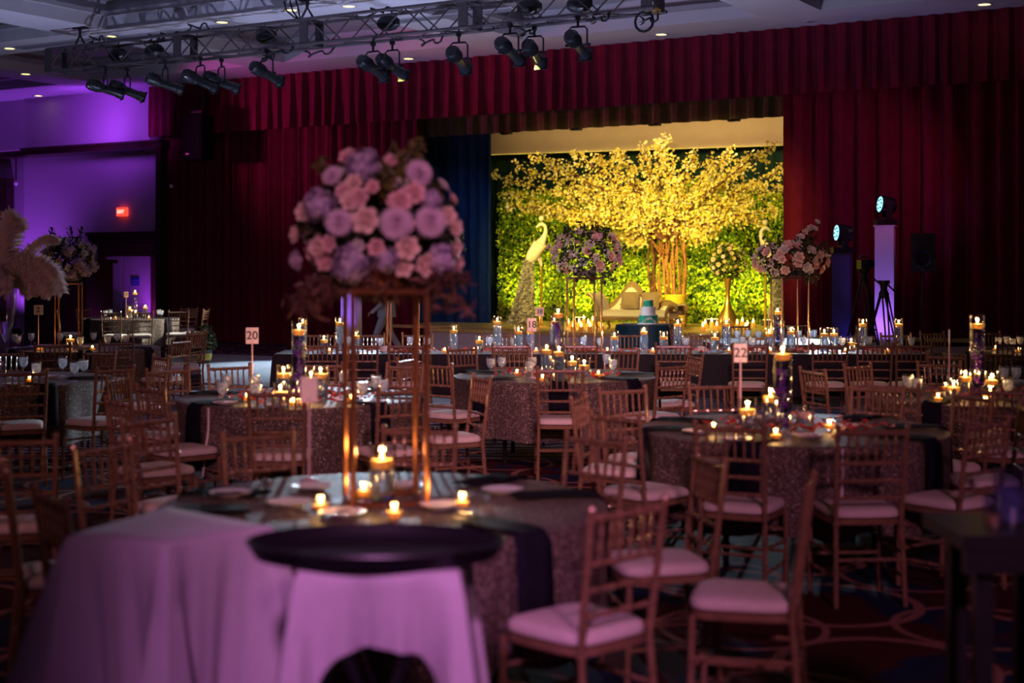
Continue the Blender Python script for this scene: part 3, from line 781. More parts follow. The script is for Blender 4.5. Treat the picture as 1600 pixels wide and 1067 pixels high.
# sofa: carved frame, tufted cream upholstery, scroll arms
def sofa():
    d = 27.6; s = FPX / d
    base = Vector((PXX(997, d), d, STAGE_Z))
    t = thing('carved_sofa', 'cream tufted sofa with carved wooden frame in front of the hedge', 'sofa', base, math.radians(-24))
    w_ = 1.62
    def back_top(x):   # x in -0.5..0.5 : high hump on the left third, sweeping down to the right
        hump = math.exp(-((x + 0.14) / 0.17) ** 2)
        return 0.46 + 0.46 * hump + 0.10 * math.exp(-((x - 0.30) / 0.10) ** 2)
    n = 40
    def slab(y0, y1, inset, z0, matn, name):
        mb = MB(); xs = [-0.5 + i / (n - 1) for i in range(n)]
        f_ = [(x * w_, y0, back_top(x) - inset) for x in xs]; g_ = [(x * w_, y1, back_top(x) - inset) for x in xs]
        mb.quad_grid([(x * w_, y0, z0) for x in xs] + f_ + g_ + [(x * w_, y1, z0) for x in xs], n, 4)
        return mb.obj(name, matn, t)
    slab(0.30, 0.40, 0.0, 0.30, 'sofa_wood', 'back_frame')
    slab(0.24, 0.30, 0.085, 0.32, 'sofa_cream', 'back_upholstery')
    xs = [-0.5 + i / (n - 1) for i in range(n)]
    MB().tube([(x * w_, 0.33, back_top(x)) for x in xs], 0.035, 8).obj('crest_rail', 'sofa_wood', t)
    for i in range(5):
        for j in range(3):
            x = -0.28 + i * 0.07 + (j % 2) * 0.035
            if back_top(x) - 0.12 > 0.52 + j * 0.10:
                MB().ball((x * w_, 0.24, 0.50 + j * 0.11), 0.014, 8, 5).obj('tuft_button', 'cushion_taupe', t)
    for x in (0.26, 0.32, 0.38): MB().ball((x * w_, 0.24, 0.44), 0.014, 8, 5).obj('tuft_button', 'cushion_taupe', t)
    se = MB()
    prof = [(-0.34, 0.24), (-0.37, 0.29), (-0.36, 0.35), (-0.30, 0.385), (0.25, 0.40)]
    pts = []
    for y, z in prof: pts += [(-0.74, y, z), (0.74, y, z)]
    se.quad_grid(pts, 2, len(prof)); se.box((0, -0.03, 0.29), (1.46, 0.62, 0.10))
    se.obj('seat', 'sofa_cream', t)
    MB().box((0, -0.35, 0.235), (1.5, 0.05, 0.07)).obj('seat_rail', 'sofa_wood', t, False)
    for sx in (-1, 1):
        # swept arm: high on the left, a scroll on the right
        cur = [(-0.68, 0.24), (-0.69, 0.36), (-0.73, 0.50), (-0.79, 0.62), (-0.86, 0.70), (-0.92, 0.725)] if sx < 0 else [(0.68, 0.24), (0.685, 0.34), (0.71, 0.43), (0.76, 0.49), (0.82, 0.51), (0.875, 0.49), (0.895, 0.44), (0.87, 0.40), (0.83, 0.41)]
        for yy, nm in ((-0.36, 'arm_scroll'), (0.30, 'arm_scroll')):
            MB().tube([(x, yy, z) for x, z in cur], 0.034, 8).obj(nm, 'sofa_wood', t)
        pts = []
        cu_ = cur[:6]
        for (x, z) in cu_: pts += [(x - sx * .02, -0.34, z), (x - sx * .02, 0.30, z)]
        MB().quad_grid(pts, 2, 6).obj('arm_upholstery', 'sofa_cream', t)
        for yy in (-0.34, 0.34):
            MB().tube([(sx * 0.70, yy, 0.24), (sx * 0.74, yy - 0.03, 0.14), (sx * 0.71, yy, 0.06), (sx * 0.74, yy - 0.02, 0.0)], [0.05, 0.038, 0.026, 0.035], 8).obj('leg', 'sofa_wood', t)
    return t
so = sofa()
def cushion(cx, label):
    mb = MB(); pts = []; n = 9
    for side in (-1, 1):
        for j in range(n):
            for i in range(n):
                u_, v_ = i / (n - 1) * 2 - 1, j / (n - 1) * 2 - 1
                puff = (1 - u_ ** 4) * (1 - v_ ** 4)
                pts.append((u_ * 0.19 * (1 - 0.06 * (1 - v_ * v_)), side * 0.06 * puff, v_ * 0.17))
    mb.quad_grid(pts[:81], n, n); mb.quad_grid(pts[81:], n, n)
    c = mb.obj('throw_cushion', 'cushion_taupe'); tag(c, label, 'cushion')
    c.location = so.matrix_basis @ Vector((cx, 0.15, 0.58)); c.rotation_euler = (math.radians(-14), 0, so.rotation_euler.z)
bpy.context.view_layer.update()
cushion(-0.22, 'taupe throw cushion on the sofa, the one under the tufted hump')
cushion(0.20, 'taupe throw cushion on the sofa, the one directly behind the cake')

# yellow drum and gold vase
d = 28.6
yd = thing('yellow_drum', 'yellow drum pedestal just right of the sofa', 'pedestal', (PXX(1055, d), d, STAGE_Z))
MB().lathe([(0.17, 0), (0.19, 0.1), (0.21, 0.62), (0.225, 0.66), (0.20, 0.68)], 24).obj('drum', 'yellow_drum', yd)
MB().lathe([(0.20, 0.10), (0.205, 0.12), (0.20, 0.14)], 24, cap=False).obj('hoop', 'gold_leaf', yd)
# ================================================================== TRUSS AND LAMPS OVERHEAD
KT = -6.9; TZ = 5.50; TH = 0.40
tA, tB = T_at(86, KT), T_at(1032, KT)
trs = thing('lighting_truss', 'long grey aluminium box truss hung below the ceiling', 'truss', W(tA, KT, TZ), WALL_ANG)
TLn = tB - tA
ch = MB().tube([(0, 0, 0), (TLn, 0, 0)], 0.026, 8).mesh('chord', 'grey_truss')
for y in (-TH / 2, TH / 2):
    for z in (-TH / 2, TH / 2): link('chord', ch, trs, (0, y, z))
nb = 26; bl = TLn / nb
br_up = MB().tube([(0, 0, -TH / 2), (bl, 0, TH / 2)], 0.013, 6).mesh('brace', 'grey_truss')
br_dn = MB().tube([(0, 0, TH / 2), (bl, 0, -TH / 2)], 0.013, 6).mesh('brace', 'grey_truss')
br_a = MB().tube([(0, -TH / 2, 0), (bl, TH / 2, 0)], 0.013, 6).mesh('brace', 'grey_truss')
br_b = MB().tube([(0, TH / 2, 0), (bl, -TH / 2, 0)], 0.013, 6).mesh('brace', 'grey_truss')
for i in range(nb):
    for y in (-TH / 2, TH / 2): link('brace', br_up if i % 2 == 0 else br_dn, trs, (i * bl, y, 0))
    for z in (-TH / 2, TH / 2): link('brace', br_a if i % 2 == 0 else br_b, trs, (i * bl, 0, z))
pl = MB()
pl.box((0, -TH / 2, 0), (0.16, 0.03, TH)); pl.box((0, TH / 2, 0), (0.16, 0.03, TH)); pl.box((0, 0, TH / 2), (0.16, TH, 0.03)); pl.box((0, 0, -TH / 2), (0.16, TH, 0.03))
pl = pl.mesh('joint_plate', 'grey_truss', False)
for tx in (290, 487, 735, 1020): link('joint_plate', pl, trs, (T_at(tx, KT) - tA, 0, 0))
link('joint_plate', pl, trs, (0.05, 0, 0))
for i, tx in enumerate((125, 480, 760)):
    x = T_at(tx, KT) - tA; up = CEIL - TZ
    MB().tube([(x - 0.16, 0, TH / 2), (x, 0, up - 0.14), (x + 0.16, 0, TH / 2)], 0.022, 6).obj('hanger', 'black_metal', trs)
    MB().tube([(x, 0, up - 0.14), (x, 0, up)], 0.028, 6).obj('hanger_rod', 'black_metal', trs)
    MB().box((x, 0, up - 0.015), (0.30, 0.10, 0.03)).obj('ceiling_plate', 'black_metal', trs, False)
# black cable bundles lying on and looping from the truss
rnd = random.Random(21)
for i, tx in enumerate((150, 215, 232, 300, 395, 425, 460, 560, 640, 800, 930, 985)):
    x = T_at(tx, KT) - tA; y0 = rnd.choice((-0.2, 0.2)); pts = []
    L_ = rnd.uniform(0.3, 0.7); up = rnd.random() < 0.55
    for j in range(14):
        q = j / 13
        pts.append((x + L_ * q + 0.05 * math.sin(j * 1.3), y0 + 0.06 * math.sin(j), (0.21 if up else -0.21) + (1 if up else -1) * (0.12 + 0.08 * math.sin(q * 9)) * math.sin(q * PI)))
    MB().tube(pts, 0.016, 5).obj('power_cable', 'black_metal', trs)
for i, tx in enumerate((178, 235, 420, 610, 830, 900)):
    x = T_at(tx, KT) - tA
    MB().ball((x, rnd.choice((-0.05, 0.1)), 0.02), 0.15, 8, 5, (1.5, 0.9, 0.85)).obj('cable_bundle', 'black_metal', trs)
for j, off in enumerate((0, 0.12, 0.25)):
    x = T_at(470, KT) - tA
    MB().tube([(x - 0.35 + off, 0, CEIL - TZ), (x - 0.30 + off, 0, 0.42), (x - 0.15 + off * .5, 0, 0.30), (x + 0.05, 0, 0.21)], 0.014, 5).obj('feed_cable', 'black_metal', trs)
MB().tube([(TLn - .25 + 0.14 * math.cos(a_ / 12 * 2 * PI), 0, -0.34 + 0.14 * math.sin(a_ / 12 * 2 * PI)) for a_ in range(13)], 0.02, 6).obj('cable_coil', 'black_metal', trs)
MB().box((TLn - 0.08, -0.05, -0.19), (0.14, 0.2, 0.03)).obj('end_plate', 'gold_leaf', trs, False)

# profile spotlights
bar = MB().lathe([(0.02, -0.34), (0.085, -0.33), (0.10, -0.28), (0.10, -0.10), (0.085, -0.06), (0.075, -0.04), (0.075, 0.20), (0.088, 0.21), (0.088, 0.30), (0.07, 0.305), (0.06, 0.28)], 14).mesh('barrel', 'lamp_black')
fins = MB()
for zz in (-0.27, -0.23, -0.19, -0.15): fins.lathe([(0.112, zz), (0.112, zz + 0.016)], 14)
fins = fins.mesh('cooling_fins', 'lamp_black')
knob = MB().tube([(-0.16, 0, 0), (0.16, 0, 0)], 0.016, 6).box((-0.17, 0, 0), (0.035, 0.04, 0.04)).box((0.17, 0, 0), (0.035, 0.04, 0.04)).mesh('side_knobs', 'lamp_black', False)
gel = MB().box((0, 0, 0.315), (0.20, 0.20, 0.012)).mesh('gel_frame', 'lamp_black', False)
yoke = MB().tube([(-0.14, 0, 0), (-0.14, 0, 0.22), (-0.10, 0, 0.26), (0.10, 0, 0.26), (0.14, 0, 0.22), (0.14, 0, 0)], 0.014, 6).tube([(0, 0, 0.26), (0, 0, 0.36)], 0.02, 6).box((0, 0, 0.38), (0.06, 0.06, 0.06)).mesh('yoke', 'lamp_black')
FX = [(165, 138), (199, 139), (258, 131), (313, 127), (346, 123), (417, 114), (583, 107), (613, 98), (717, 94), (797, 79), (835, 77), (903, 70)]
ORD = ['first', 'second', 'third', 'fourth', 'fifth', 'sixth', 'seventh', 'eighth', 'ninth', 'tenth', 'eleventh', 'twelfth']
target_t = [9.5, 8.0, 10.0, 9.0, 10.5, 8.8, 10.2, 10.5, 9.6, 12.2, 11.0, 12.4]
WARM = (1.0, 0.76, 0.17)
for i, (px, py) in enumerate(FX):
    kk = KT + (0.2 if i in (1, 4, 7, 10) else -0.2)
    d = D_at(px, kk); zc = ZZ(py, d)
    p = WP(px, kk, zc)
    zc = min(zc, TZ - 0.62)
    p.z = zc
    t = thing('profile_spotlight', 'black theatre spotlight under the truss, %s from its left end' % ORD[i], 'stage light', p, WALL_ANG, 'theatre spotlights on the truss')
    tgt = W(target_t[i], 2.2, 1.9) - p
    dr = Matrix.Rotation(-WALL_ANG, 3, 'Z') @ tgt.normalized()
    qz = dr.to_track_quat('Z', 'Y').to_euler()
    # swing the yoke about the vertical so the lamp tilts inside it
    yaw = math.atan2(dr.x, dr.y)
    for nm, me in (('barrel', bar), ('cooling_fins', fins), ('gel_frame', gel)):
        o = link(nm, me, t); o.rotation_euler = qz
    o = link('side_knobs', knob, t); o.rotation_euler = (0, 0, -yaw)
    o = link('yoke', yoke, t); o.rotation_euler = (0, 0, -yaw)
    # stalk up to the truss chord
    MB().tube([(0, 0, 0.38), (0, 0, TZ - TH / 2 - zc)], 0.014, 6).obj('stalk', 'lamp_black', t)
    if i == 7: spot('cake_light', p + tgt.normalized() * 0.36, (PXX(1010, 24.6), 24.6, 0.95), 900, (0.85, 0.92, 1.0), 9, 0.8, 0.06)
    if i in (5, 6, 8, 9, 10, 11):
        spot('profile_light', p + tgt.normalized() * 0.36, p + tgt, {5: 2300, 6: 2200, 8: 2200, 9: 1500, 10: 1700, 11: 1300}[i], WARM, 36, 0.8, 0.06)

# recessed downlights
dl_me = MB().lathe([(0.0, 0.0), (0.10, 0.0)], 20, cap=False).mesh('lens', 'downlight', False)
dl_ring = MB().lathe([(0.10, 0.004), (0.105, -0.012), (0.135, -0.010), (0.14, 0.004)], 20, cap=False).mesh('trim_ring', 'ceiling_paint')
DL = [(15, 75, 'near the left picture edge, highest of three'), (40, 115, 'left of the truss end, above the purple wall'), (60, 149, 'closest above the purple wall'), (173, 56, 'just above the left end of the truss'),
      (347, 34, 'beside the air slot above the truss'), (545, 9, 'behind the truss at the top edge of the picture'), (638, 91, 'between pelmet and truss middle'), (1033, 53, 'just right of the truss end, above the pelmet'), (1538, 6, 'at the top right corner of the picture'), (455, 15, 'beside the feed cables of the truss')]
for (px, py, ds) in DL:
    p = on_z(px, py, CEIL)
    t = thing('ceiling_downlight', 'small yellow-lit recessed ceiling light ' + ds, 'ceiling light', (p.x, p.y, CEIL - 0.006), 0, 'recessed ceiling lights')
    link('lens', dl_me, t); link('trim_ring', dl_ring, t)
p = on_z(1268, 33, CEIL)
t = thing('ceiling_downlight', 'unlit recessed ceiling light above the right end of the pelmet', 'ceiling light', (p.x, p.y, CEIL - 0.006), 0, 'recessed ceiling lights')
MB().lathe([(0.0, 0.0), (0.10, 0.0)], 20, cap=False).obj('lens', 'vent_metal', t, False); link('trim_ring', dl_ring, t)
# linear air slots set into the ceiling beams
for (px, py, ln, ds) in ((262, 50, 3.2, 'above the left half of the truss'), (100, 66, 2.6, 'above the left end of the truss'), (690, 25, 3.0, 'above the middle of the truss')):
    p = on_z(px, py, CEIL)
    t = thing('air_slot', 'dark linear air slot in the ceiling ' + ds, 'vent', (p.x, p.y, CEIL - 0.012), WALL_ANG)
    MB().box((0, 0, 0), (ln, 0.30, 0.02)).obj('frame', 'coffer_paint', t, False)
    for j in range(3): MB().box((0, -0.09 + j * 0.09, -0.012), (ln - 0.1, 0.045, 0.006)).obj('slot', 'vent_metal', t, False)

# hanging loudspeaker in front of the left curtain
kS = -0.9; d = D_at(311, kS)
sp = thing('hanging_speaker', 'black loudspeaker hanging in front of the left velvet curtain', 'speaker', WP(311, kS, ZZ(210, d)), WALL_ANG + 0.1)
MB().prism([(-0.29, -0.28), (0.29, -0.28), (0.20, 0.28), (-0.20, 0.28)], -0.58, 0.42).obj('cabinet', 'matte_black', sp, False)
MB().box((0, -0.285, -0.08), (0.50, 0.02, 0.92)).obj('grille', 'matte_black', sp, False)
MB().box((-0.10, -0.298, -0.46), (0.10, 0.01, 0.04)).obj('badge', 'grey_truss', sp, False)
MB().box((0, 0, 0.50), (0.30, 0.20, 0.06)).obj('bracket', 'black_metal', sp, False)
for sx in (-0.2, 0.2): MB().tube([(sx, 0, 0.42), (sx * 0.5, 0, 0.65), (sx * .5, 0, CEIL - sp.location.z)], 0.014, 6).obj('hanging_cable', 'black_metal', sp)
# small camera on the curtain edge
o = thing('wall_camera', 'tiny white camera fixed at the edge of the left curtain', 'camera', WP(269, -0.12, ZZ(291, D_at(269, -.12))))
MB().lathe([(0.03, 0), (0.045, 0.03), (0.045, 0.09), (0.02, 0.12)], 10, axis=(0, -1, 0)).obj('body', 'porcelain', o)
MB().box((0, 0.06, 0), (0.03, 0.14, 0.03)).obj('arm', 'black_metal', o, False)

# ------------------------------------------------------------------ uplights and columns
can = MB().lathe([(0.11, 0), (0.12, 0.02), (0.12, 0.20), (0.10, 0.22)], 16)
can_me = can.mesh('housing', 'black_metal')
lens_me = MB().lathe([(0, 0.215), (0.095, 0.215)], 16, cap=False).mesh('lens', 'purple_lens', False)
def uplight(loc, target, power, color, label, angle=80, lens=None, group='purple floor uplights'):
    t = thing('uplight', label, 'uplight', loc, 0, group)
    link('housing', can_me, t); link('lens', lens or lens_me, t)
    spot('uplight_beam', Vector(loc) + Vector((0, 0, 0.26)), target, power, color, angle, 0.9, 0.08)
PUR = (0.40, 0.08, 1.0)
uplight(WP(26, -0.35), WP(30, 0.5, 3.2), 420, PUR, 'purple uplight on the floor at the far left wall', 110)
uplight(WP(240, 0.05), WP(222, 0.5, 2.4), 130, (0.50, 0.06, 1.0), 'purple uplight at the foot of the wall beside the door', 100)
uplight(WP(-90, -0.6), WP(-40, 0, 5.0), 260, PUR, 'purple uplight at the foot of the wall beyond the feather vase', 120)
spot('cove_light', WP(120, -1.3, 4.95), WP(150, 0, 5.6), 95, (0.40, 0.06, 1.0), 150, 0.9, 0.2)
spot('cove_light', WP(205, -1.1, 4.95), WP(205, 0, 5.5), 45, (0.42, 0.06, 1.0), 150, 0.9, 0.2)

# dark panelled bar front and cabinet at the far left
uplight(WP(141, -3.3), WP(100, -2.2, 1.3), 45, PUR, 'added purple fill lamp on the floor in front of the dark wooden bar', 90)  # floor lamp added to throw purple onto the bar front
bc = thing('panelled_bar', 'long dark wooden bar front standing before the purple wall', 'bar', WP(84, -2.2), WALL_ANG)
wB = T_at(130, -2.2) - T_at(42, -2.2)
MB().box((0, 0.2, 0.76), (wB, 0.5, 1.52)).obj('body', 'dark_wood', bc, False)
MB().box((0, 0.18, 1.55), (wB + 0.06, 0.62, 0.06)).obj('top', 'dark_wood', bc, False)
for i in range(3): MB().box((-wB / 3 + i * wB / 3, -0.06, 0.78), (wB / 3 - 0.10, 0.02, 1.2)).obj('panel', 'dark_wood', bc, False)
cb = thing('dark_cabinet', 'tall dark wooden cabinet with a flat cap left of the door', 'cabinet', WP(147, -2.6), WALL_ANG)
MB().box((0, 0.15, 0.92), (0.42, 0.4, 1.84)).obj('body', 'dark_wood', cb, False)
MB().box((0.02, 0.15, 1.88), (0.56, 0.52, 0.08)).obj('cap', 'dark_wood', cb, False)
MB().box((0, -0.06, 0.9), (0.34, 0.02, 1.5)).obj('door', 'dark_wood', cb, False)

def moving_head(loc, label, px_dir):
    t = thing('moving_head', label, 'stage light', loc)
    MB().box((0, 0, 0.05), (0.34, 0.30, 0.10)).obj('base', 'lamp_black', t, False)
    yk = MB()
    for sx in (-1, 1): yk.box((0.03, sx * 0.15, 0.24), (0.10, 0.03, 0.34))
    yk.box((0.03, 0, 0.115), (0.12, 0.32, 0.03)); yk.obj('yoke', 'lamp_black', t, False)
    ax = Vector(px_dir).normalized()
    MB().lathe([(0.06, -0.16), (0.13, -0.12), (0.15, 0.0), (0.15, 0.10), (0.135, 0.12)], 18, (0.03, 0, 0.34), axis=ax).obj('head', 'lamp_black', t)
    MB().lathe([(0.0, 0.125), (0.13, 0.125)], 18, (0.03, 0, 0.34), axis=ax, cap=False).obj('lens', 'moving_lens', t, False)
    lo = MB()
    for a_ in range(6):
        pp = Vector((0.03, 0, 0.34)) + ax * 0.128 + ax.orthogonal().normalized() * 0.08 * math.cos(a_) + ax.cross(ax.orthogonal()).normalized() * 0.08 * math.sin(a_)
        lo.ball(pp, 0.016, 6, 4)
    lo.obj('led_rings', 'lamp_black', t)
    return Vector(loc) + Vector((0.03, 0, 0.34)) + ax * 0.2
# white glowing column, navy column, left column
kc = -1.2
def column(px, k, w_, h, matn, label, flare=1.0):
    t = thing('fabric_column', label, 'column', WP(px, k), math.radians(-20), 'stretch fabric columns')
    r = w_ / 2
    MB().box((0, 0, 0.015), (w_ * 1.5, w_ * 1.5, 0.03)).obj('base_plate', 'black_metal', t, False)
    mb = MB()
    ring = [(-r, -r), (r, -r), (r, r), (-r, r)]
    zs = [0.03, 0.3, 0.62, 0.66, 1.2, 1.8, h]
    pts = []
    for z_ in zs:
        g = 1.0 + (0.18 if z_ < 0.1 else 0.0) + (0.02 if 0.6 < z_ < 0.65 else 0)
        pts += [(x * g, y * g, z_) for x, y in ring]
    mb.quad_grid(pts, 4, len(zs), True).obj('fabric_sleeve', matn, t, False)
    MB().box((0, 0, h + 0.012), (w_ * 1.12, w_ * 1.12, 0.025)).obj('top_plate', 'black_metal' if 'navy' in matn else 'spandex_white', t, False)
    return t, WP(px, k, h + 0.025)
c1, top1 = column(1383, kc, 0.31, 2.42, 'spandex_white', 'tall white fabric column glowing violet at right of stage')
c2, top2 = column(1315, kc, 0.29, 1.96, 'spandex_navy', 'shorter dark blue fabric column beside the glowing violet one')
c3, top3 = column(549, -2.2, 0.31, 2.42, 'spandex_white', 'white fabric column glowing violet left of the stage')
src1 = moving_head(top1, 'moving-head lamp with cyan-white lens on top of the violet column', (-0.98, -0.12, 0.12))
src2 = moving_head(top2, 'moving-head lamp with cyan-white lens on the dark blue column', (-0.98, -0.12, 0.06))
COOL = (0.62, 0.80, 1.0)
spot('moving_head_beam', src1, (-0.4, 16.6, 0.6), 6500, COOL, 24, 0.8, 0.10)
spot('moving_head_beam', src2, (2.6, 16.4, 0.4), 3000, COOL, 23, 0.8, 0.10)
# partner lamp on the left column throws across the dance floor
src3 = moving_head(top3, 'moving-head lamp on the left violet column, hidden behind the big bouquet', (0.3, -0.9, -0.2))
spot('moving_head_beam', src3, (-4.4, 24.4, 0.0), 3800, (0.65, 0.82, 1.0), 46, 0.9, 0.10)
spot('moving_head_beam', src3 + Vector((0, 0, .3)), (0.8, 15.6, 0.5), 1700, COOL, 25, 0.9, 0.10)
spot('moving_head_beam', src3 + Vector((-0.2, 0, .3)), (-7.2, 27.0, 0.7), 2800, (0.88, 0.95, 0.82), 26, 0.9, 0.10)
spot('moving_head_beam', src3 + Vector((0.2, 0, .3)), (-1.5, 10.2, 0.85), 2300, COOL, 11, 0.8, 0.10)  # extra spot added beside the lamp to backlight goblets and cutlery
# violet lamps washing the columns from their feet
p = WP(1378, kc - 0.62); uplight(p, WP(1383, kc, 1.5), 70, (0.42, 0.15, 1.0), 'purple uplight at the foot of the right violet column', 70)
p = WP(543, -2.8); uplight(p, WP(549, -2.2, 1.5), 70, (0.42, 0.15, 1.0), 'purple uplight at the foot of the left violet column', 70)
spot('column_light', WP(1334, kc - 0.15, 0.3), WP(1320, kc, 1.3), 30, (0.15, 0.10, 1.0), 70, 0.9, 0.05)
# blue wash on the wing drape, from the fly space above
spot('wing_wash_light', W(T_at(760, -1.5), -2.0, 4.4), WP(705, 1.9, 1.8), 110, (0.12, 0.42, 1.0), 50, 0.8, 0.1)

# tripods with camera heads
def tripod(px, py_top, d, label, cam_on):
    z1 = ZZ(py_top, d)
    t = thing('camera_tripod', label, 'tripod', (PXX(px, d), d, 0))
    for i in range(3):
        an = 0.5 + i * 2 * PI / 3
        e = Vector((0.42 * math.cos(an), 0.42 * math.sin(an), 0.01))
        b_ = Vector((0.05 * math.cos(an), 0.05 * math.sin(an), z1 - 0.22))
        sd_ = Vector((-math.sin(an), math.cos(an), 0)) * 0.035
        lg = MB(); lg.tube([b_ + sd_, e + sd_ * .5], 0.013, 6); lg.tube([b_ - sd_, e - sd_ * .5], 0.013, 6)
        m_ = b_.lerp(e, 0.5); lg.tube([m_ + sd_, m_ - sd_], 0.016, 6)
        lg.obj('leg', 'black_metal', t)
    mid = [Vector((0.05 * math.cos(0.5 + i * 2 * PI / 3), 0.05 * math.sin(0.5 + i * 2 * PI / 3), z1 - .22)).lerp(Vector((0.42 * math.cos(0.5 + i * 2 * PI / 3), 0.42 * math.sin(0.5 + i * 2 * PI / 3), 0)), 0.62) for i in range(3)]
    MB().tube(mid + [mid[0]], 0.012, 5).obj('spreader', 'black_metal', t)
    MB().lathe([(0.07, z1 - 0.26), (0.08, z1 - 0.20), (0.05, z1 - 0.14), (0.06, z1 - 0.06), (0.09, z1 - 0.05), (0.09, z1)], 12).obj('fluid_head', 'black_metal', t)
    MB().tube([(0.05, 0, z1 - 0.06), (0.30, -0.05, z1 - 0.30), (0.40, -0.05, z1 - 0.55)], 0.014, 6).obj('pan_handle', 'black_metal', t)
    if cam_on:
        MB().box((0, 0, z1 + 0.07), (0.16, 0.30, 0.14)).obj('camera_body', 'black_metal', t, False)
        MB().lathe([(0.05, 0), (0.055, 0.14), (0.07, 0.16)], 12, (0, -0.15, z1 + 0.08), axis=(0.2, -1, 0)).obj('camera_lens', 'black_metal', t)
        MB().tube([(-0.1, -.1, z1 + 0.16), (-0.05, 0, z1 + 0.20), (0.1, .1, z1 + 0.18)], 0.014, 6).obj('camera_handle', 'black_metal', t)
tripod(1350, 420, 22.5, 'black tripod with video camera between the two fabric columns', True)
tripod(1381, 438, 21.0, 'black tripod silhouetted against the glowing violet column', False)

# loudspeaker on a pole at the right
d = 23.6
t = thing('speaker_stand', 'black pole stand below the loudspeaker on the right', 'stand', (PXX(1441, d), d, 0))
zb = ZZ(425, d)
MB().tube([(0, 0, 0.3), (0, 0, zb)], 0.02, 8).obj('pole', 'black_metal', t)
for i in range(3):
    an = 0.3 + i * 2 * PI / 3
    MB().tube([(0, 0, 0.6), (0.33 * math.cos(an), 0.33 * math.sin(an), 0.015)], 0.014, 6).obj('leg', 'black_metal', t)
t = thing('pa_speaker', 'black upright loudspeaker on a pole right of the violet column', 'speaker', (PXX(1441, d), d, zb), math.radians(-12))
MB().prism([(-0.20, -0.2), (0.20, -0.2), (0.15, 0.2), (-0.15, 0.2)], 0, 0.64).obj('cabinet', 'black_metal', t, False)
MB().lathe([(0.15, 0), (0.14, 0.02), (0.04, -0.03)], 18, (0, -0.2, 0.22), axis=(0, -1, 0)).obj('woofer', 'lamp_black', t)
MB().box((0, -0.205, 0.50), (0.24, 0.02, 0.20)).obj('horn', 'lamp_black', t, False)
MB().box((0, -0.212, 0.03), (0.03, 0.01, 0.02)).obj('badge', 'steel', t, False)

# unseen fill lamps added on a batten behind the inner pelmet, warming the canvas screen and the tree
bt = thing('screen_fill_batten', 'added row of small fill lamps on a pipe hidden behind the inner pelmet', 'stage light', W(T_at(960, 1.15), 1.15, 4.75), WALL_ANG)
MB().tube([(-3.4, 0, 0), (3.4, 0, 0)], 0.025, 8).obj('pipe', 'black_metal', bt)
for sx in (-3.3, 0.0, 3.3): MB().tube([(sx, 0, 0), (sx, 0, CEIL - 4.75)], 0.012, 6).obj('hanger', 'black_metal', bt)
for i, x in enumerate((-2.6, -0.9, 0.9, 2.6)):
    MB().box((x, 0.02, -0.09), (0.22, 0.14, 0.14)).obj('lamp_box', 'black_metal', bt, False)
    q = W(T_at(960, 1.15) + x, 1.30, 4.62)
    spot('screen_fill_light', q, q + N * 3.0 + Vector((0, 0, -0.2)), (60, 90, 130, 170)[i], (1.0, 0.70, 0.30), 120, 0.9, 0.06)

# pale blue fill lamps added unseen behind the head table to brighten the ceiling
blue_me = MB().lathe([(0, 0.215), (0.095, 0.215)], 16, cap=False).mesh('lens', 'ceiling_fill_lens', False)
for i, (tt, kk, pw) in enumerate(((3.6, -9.6, 500), (8.6, -9.6, 1150), (13.2, -8.8, 1350))):
    q = W(tt, kk, 0.0)
    uplight(q, q + Vector((0, 0, 5)) + N * 1.2, pw, (0.55, 0.60, 1.0), 'added pale blue ceiling-fill lamp on the floor beyond the head table, %s from left' % ORD[i], 116, blue_me, 'added ceiling-fill lamps')
# ================================================================== TABLES
ORDS = ['first', 'second', 'third', 'fourth', 'fifth', 'sixth', 'seventh', 'eighth', 'ninth', 'tenth', 'eleventh', 'twelfth', 'thirteenth', 'fourteenth', 'fifteenth', 'sixteenth', 'seventeenth', 'eighteenth', 'nineteenth', 'twentieth', 'twenty-first', 'twenty-second']
TT = 0.76; TR = 0.915
TBL = {'T1': (600, 787, 'the front table with the big bouquet'), 'T2': (470, 620, 'the left-of-centre table'), 'T3': (868, 586, 'the centre table'), 'T4': (1238, 669, 'the right-hand round table'),
       'T5': (1550, 618, 'the round table at the right edge'), 'T6': (1575, 548, 'the far table at the right edge'), 'T7': (8, 592, 'the left table with the feather vase'), 'T8': (130, 543, 'the far-left goblet table'),
       'T9': (205, 497, 'the far pale-lit table by the door'), 'T10': (1205, 533, 'the round table beyond the head table')}
TC = {k: on_z(v[0], v[1], TT) for k, v in TBL.items()}
top_me = MB().lathe([(0.0, 0.70), (TR - 0.02, 0.70), (TR - 0.01, 0.72), (TR - 0.01, 0.735), (TR - 0.02, 0.745), (0, 0.745)], 40, cap=False).mesh('table_top', 'dark_wood')
leg_me = MB().tube([(0, 0, 0.70), (0, 0, 0.0)], 0.018, 8).mesh('leg', 'black_metal')
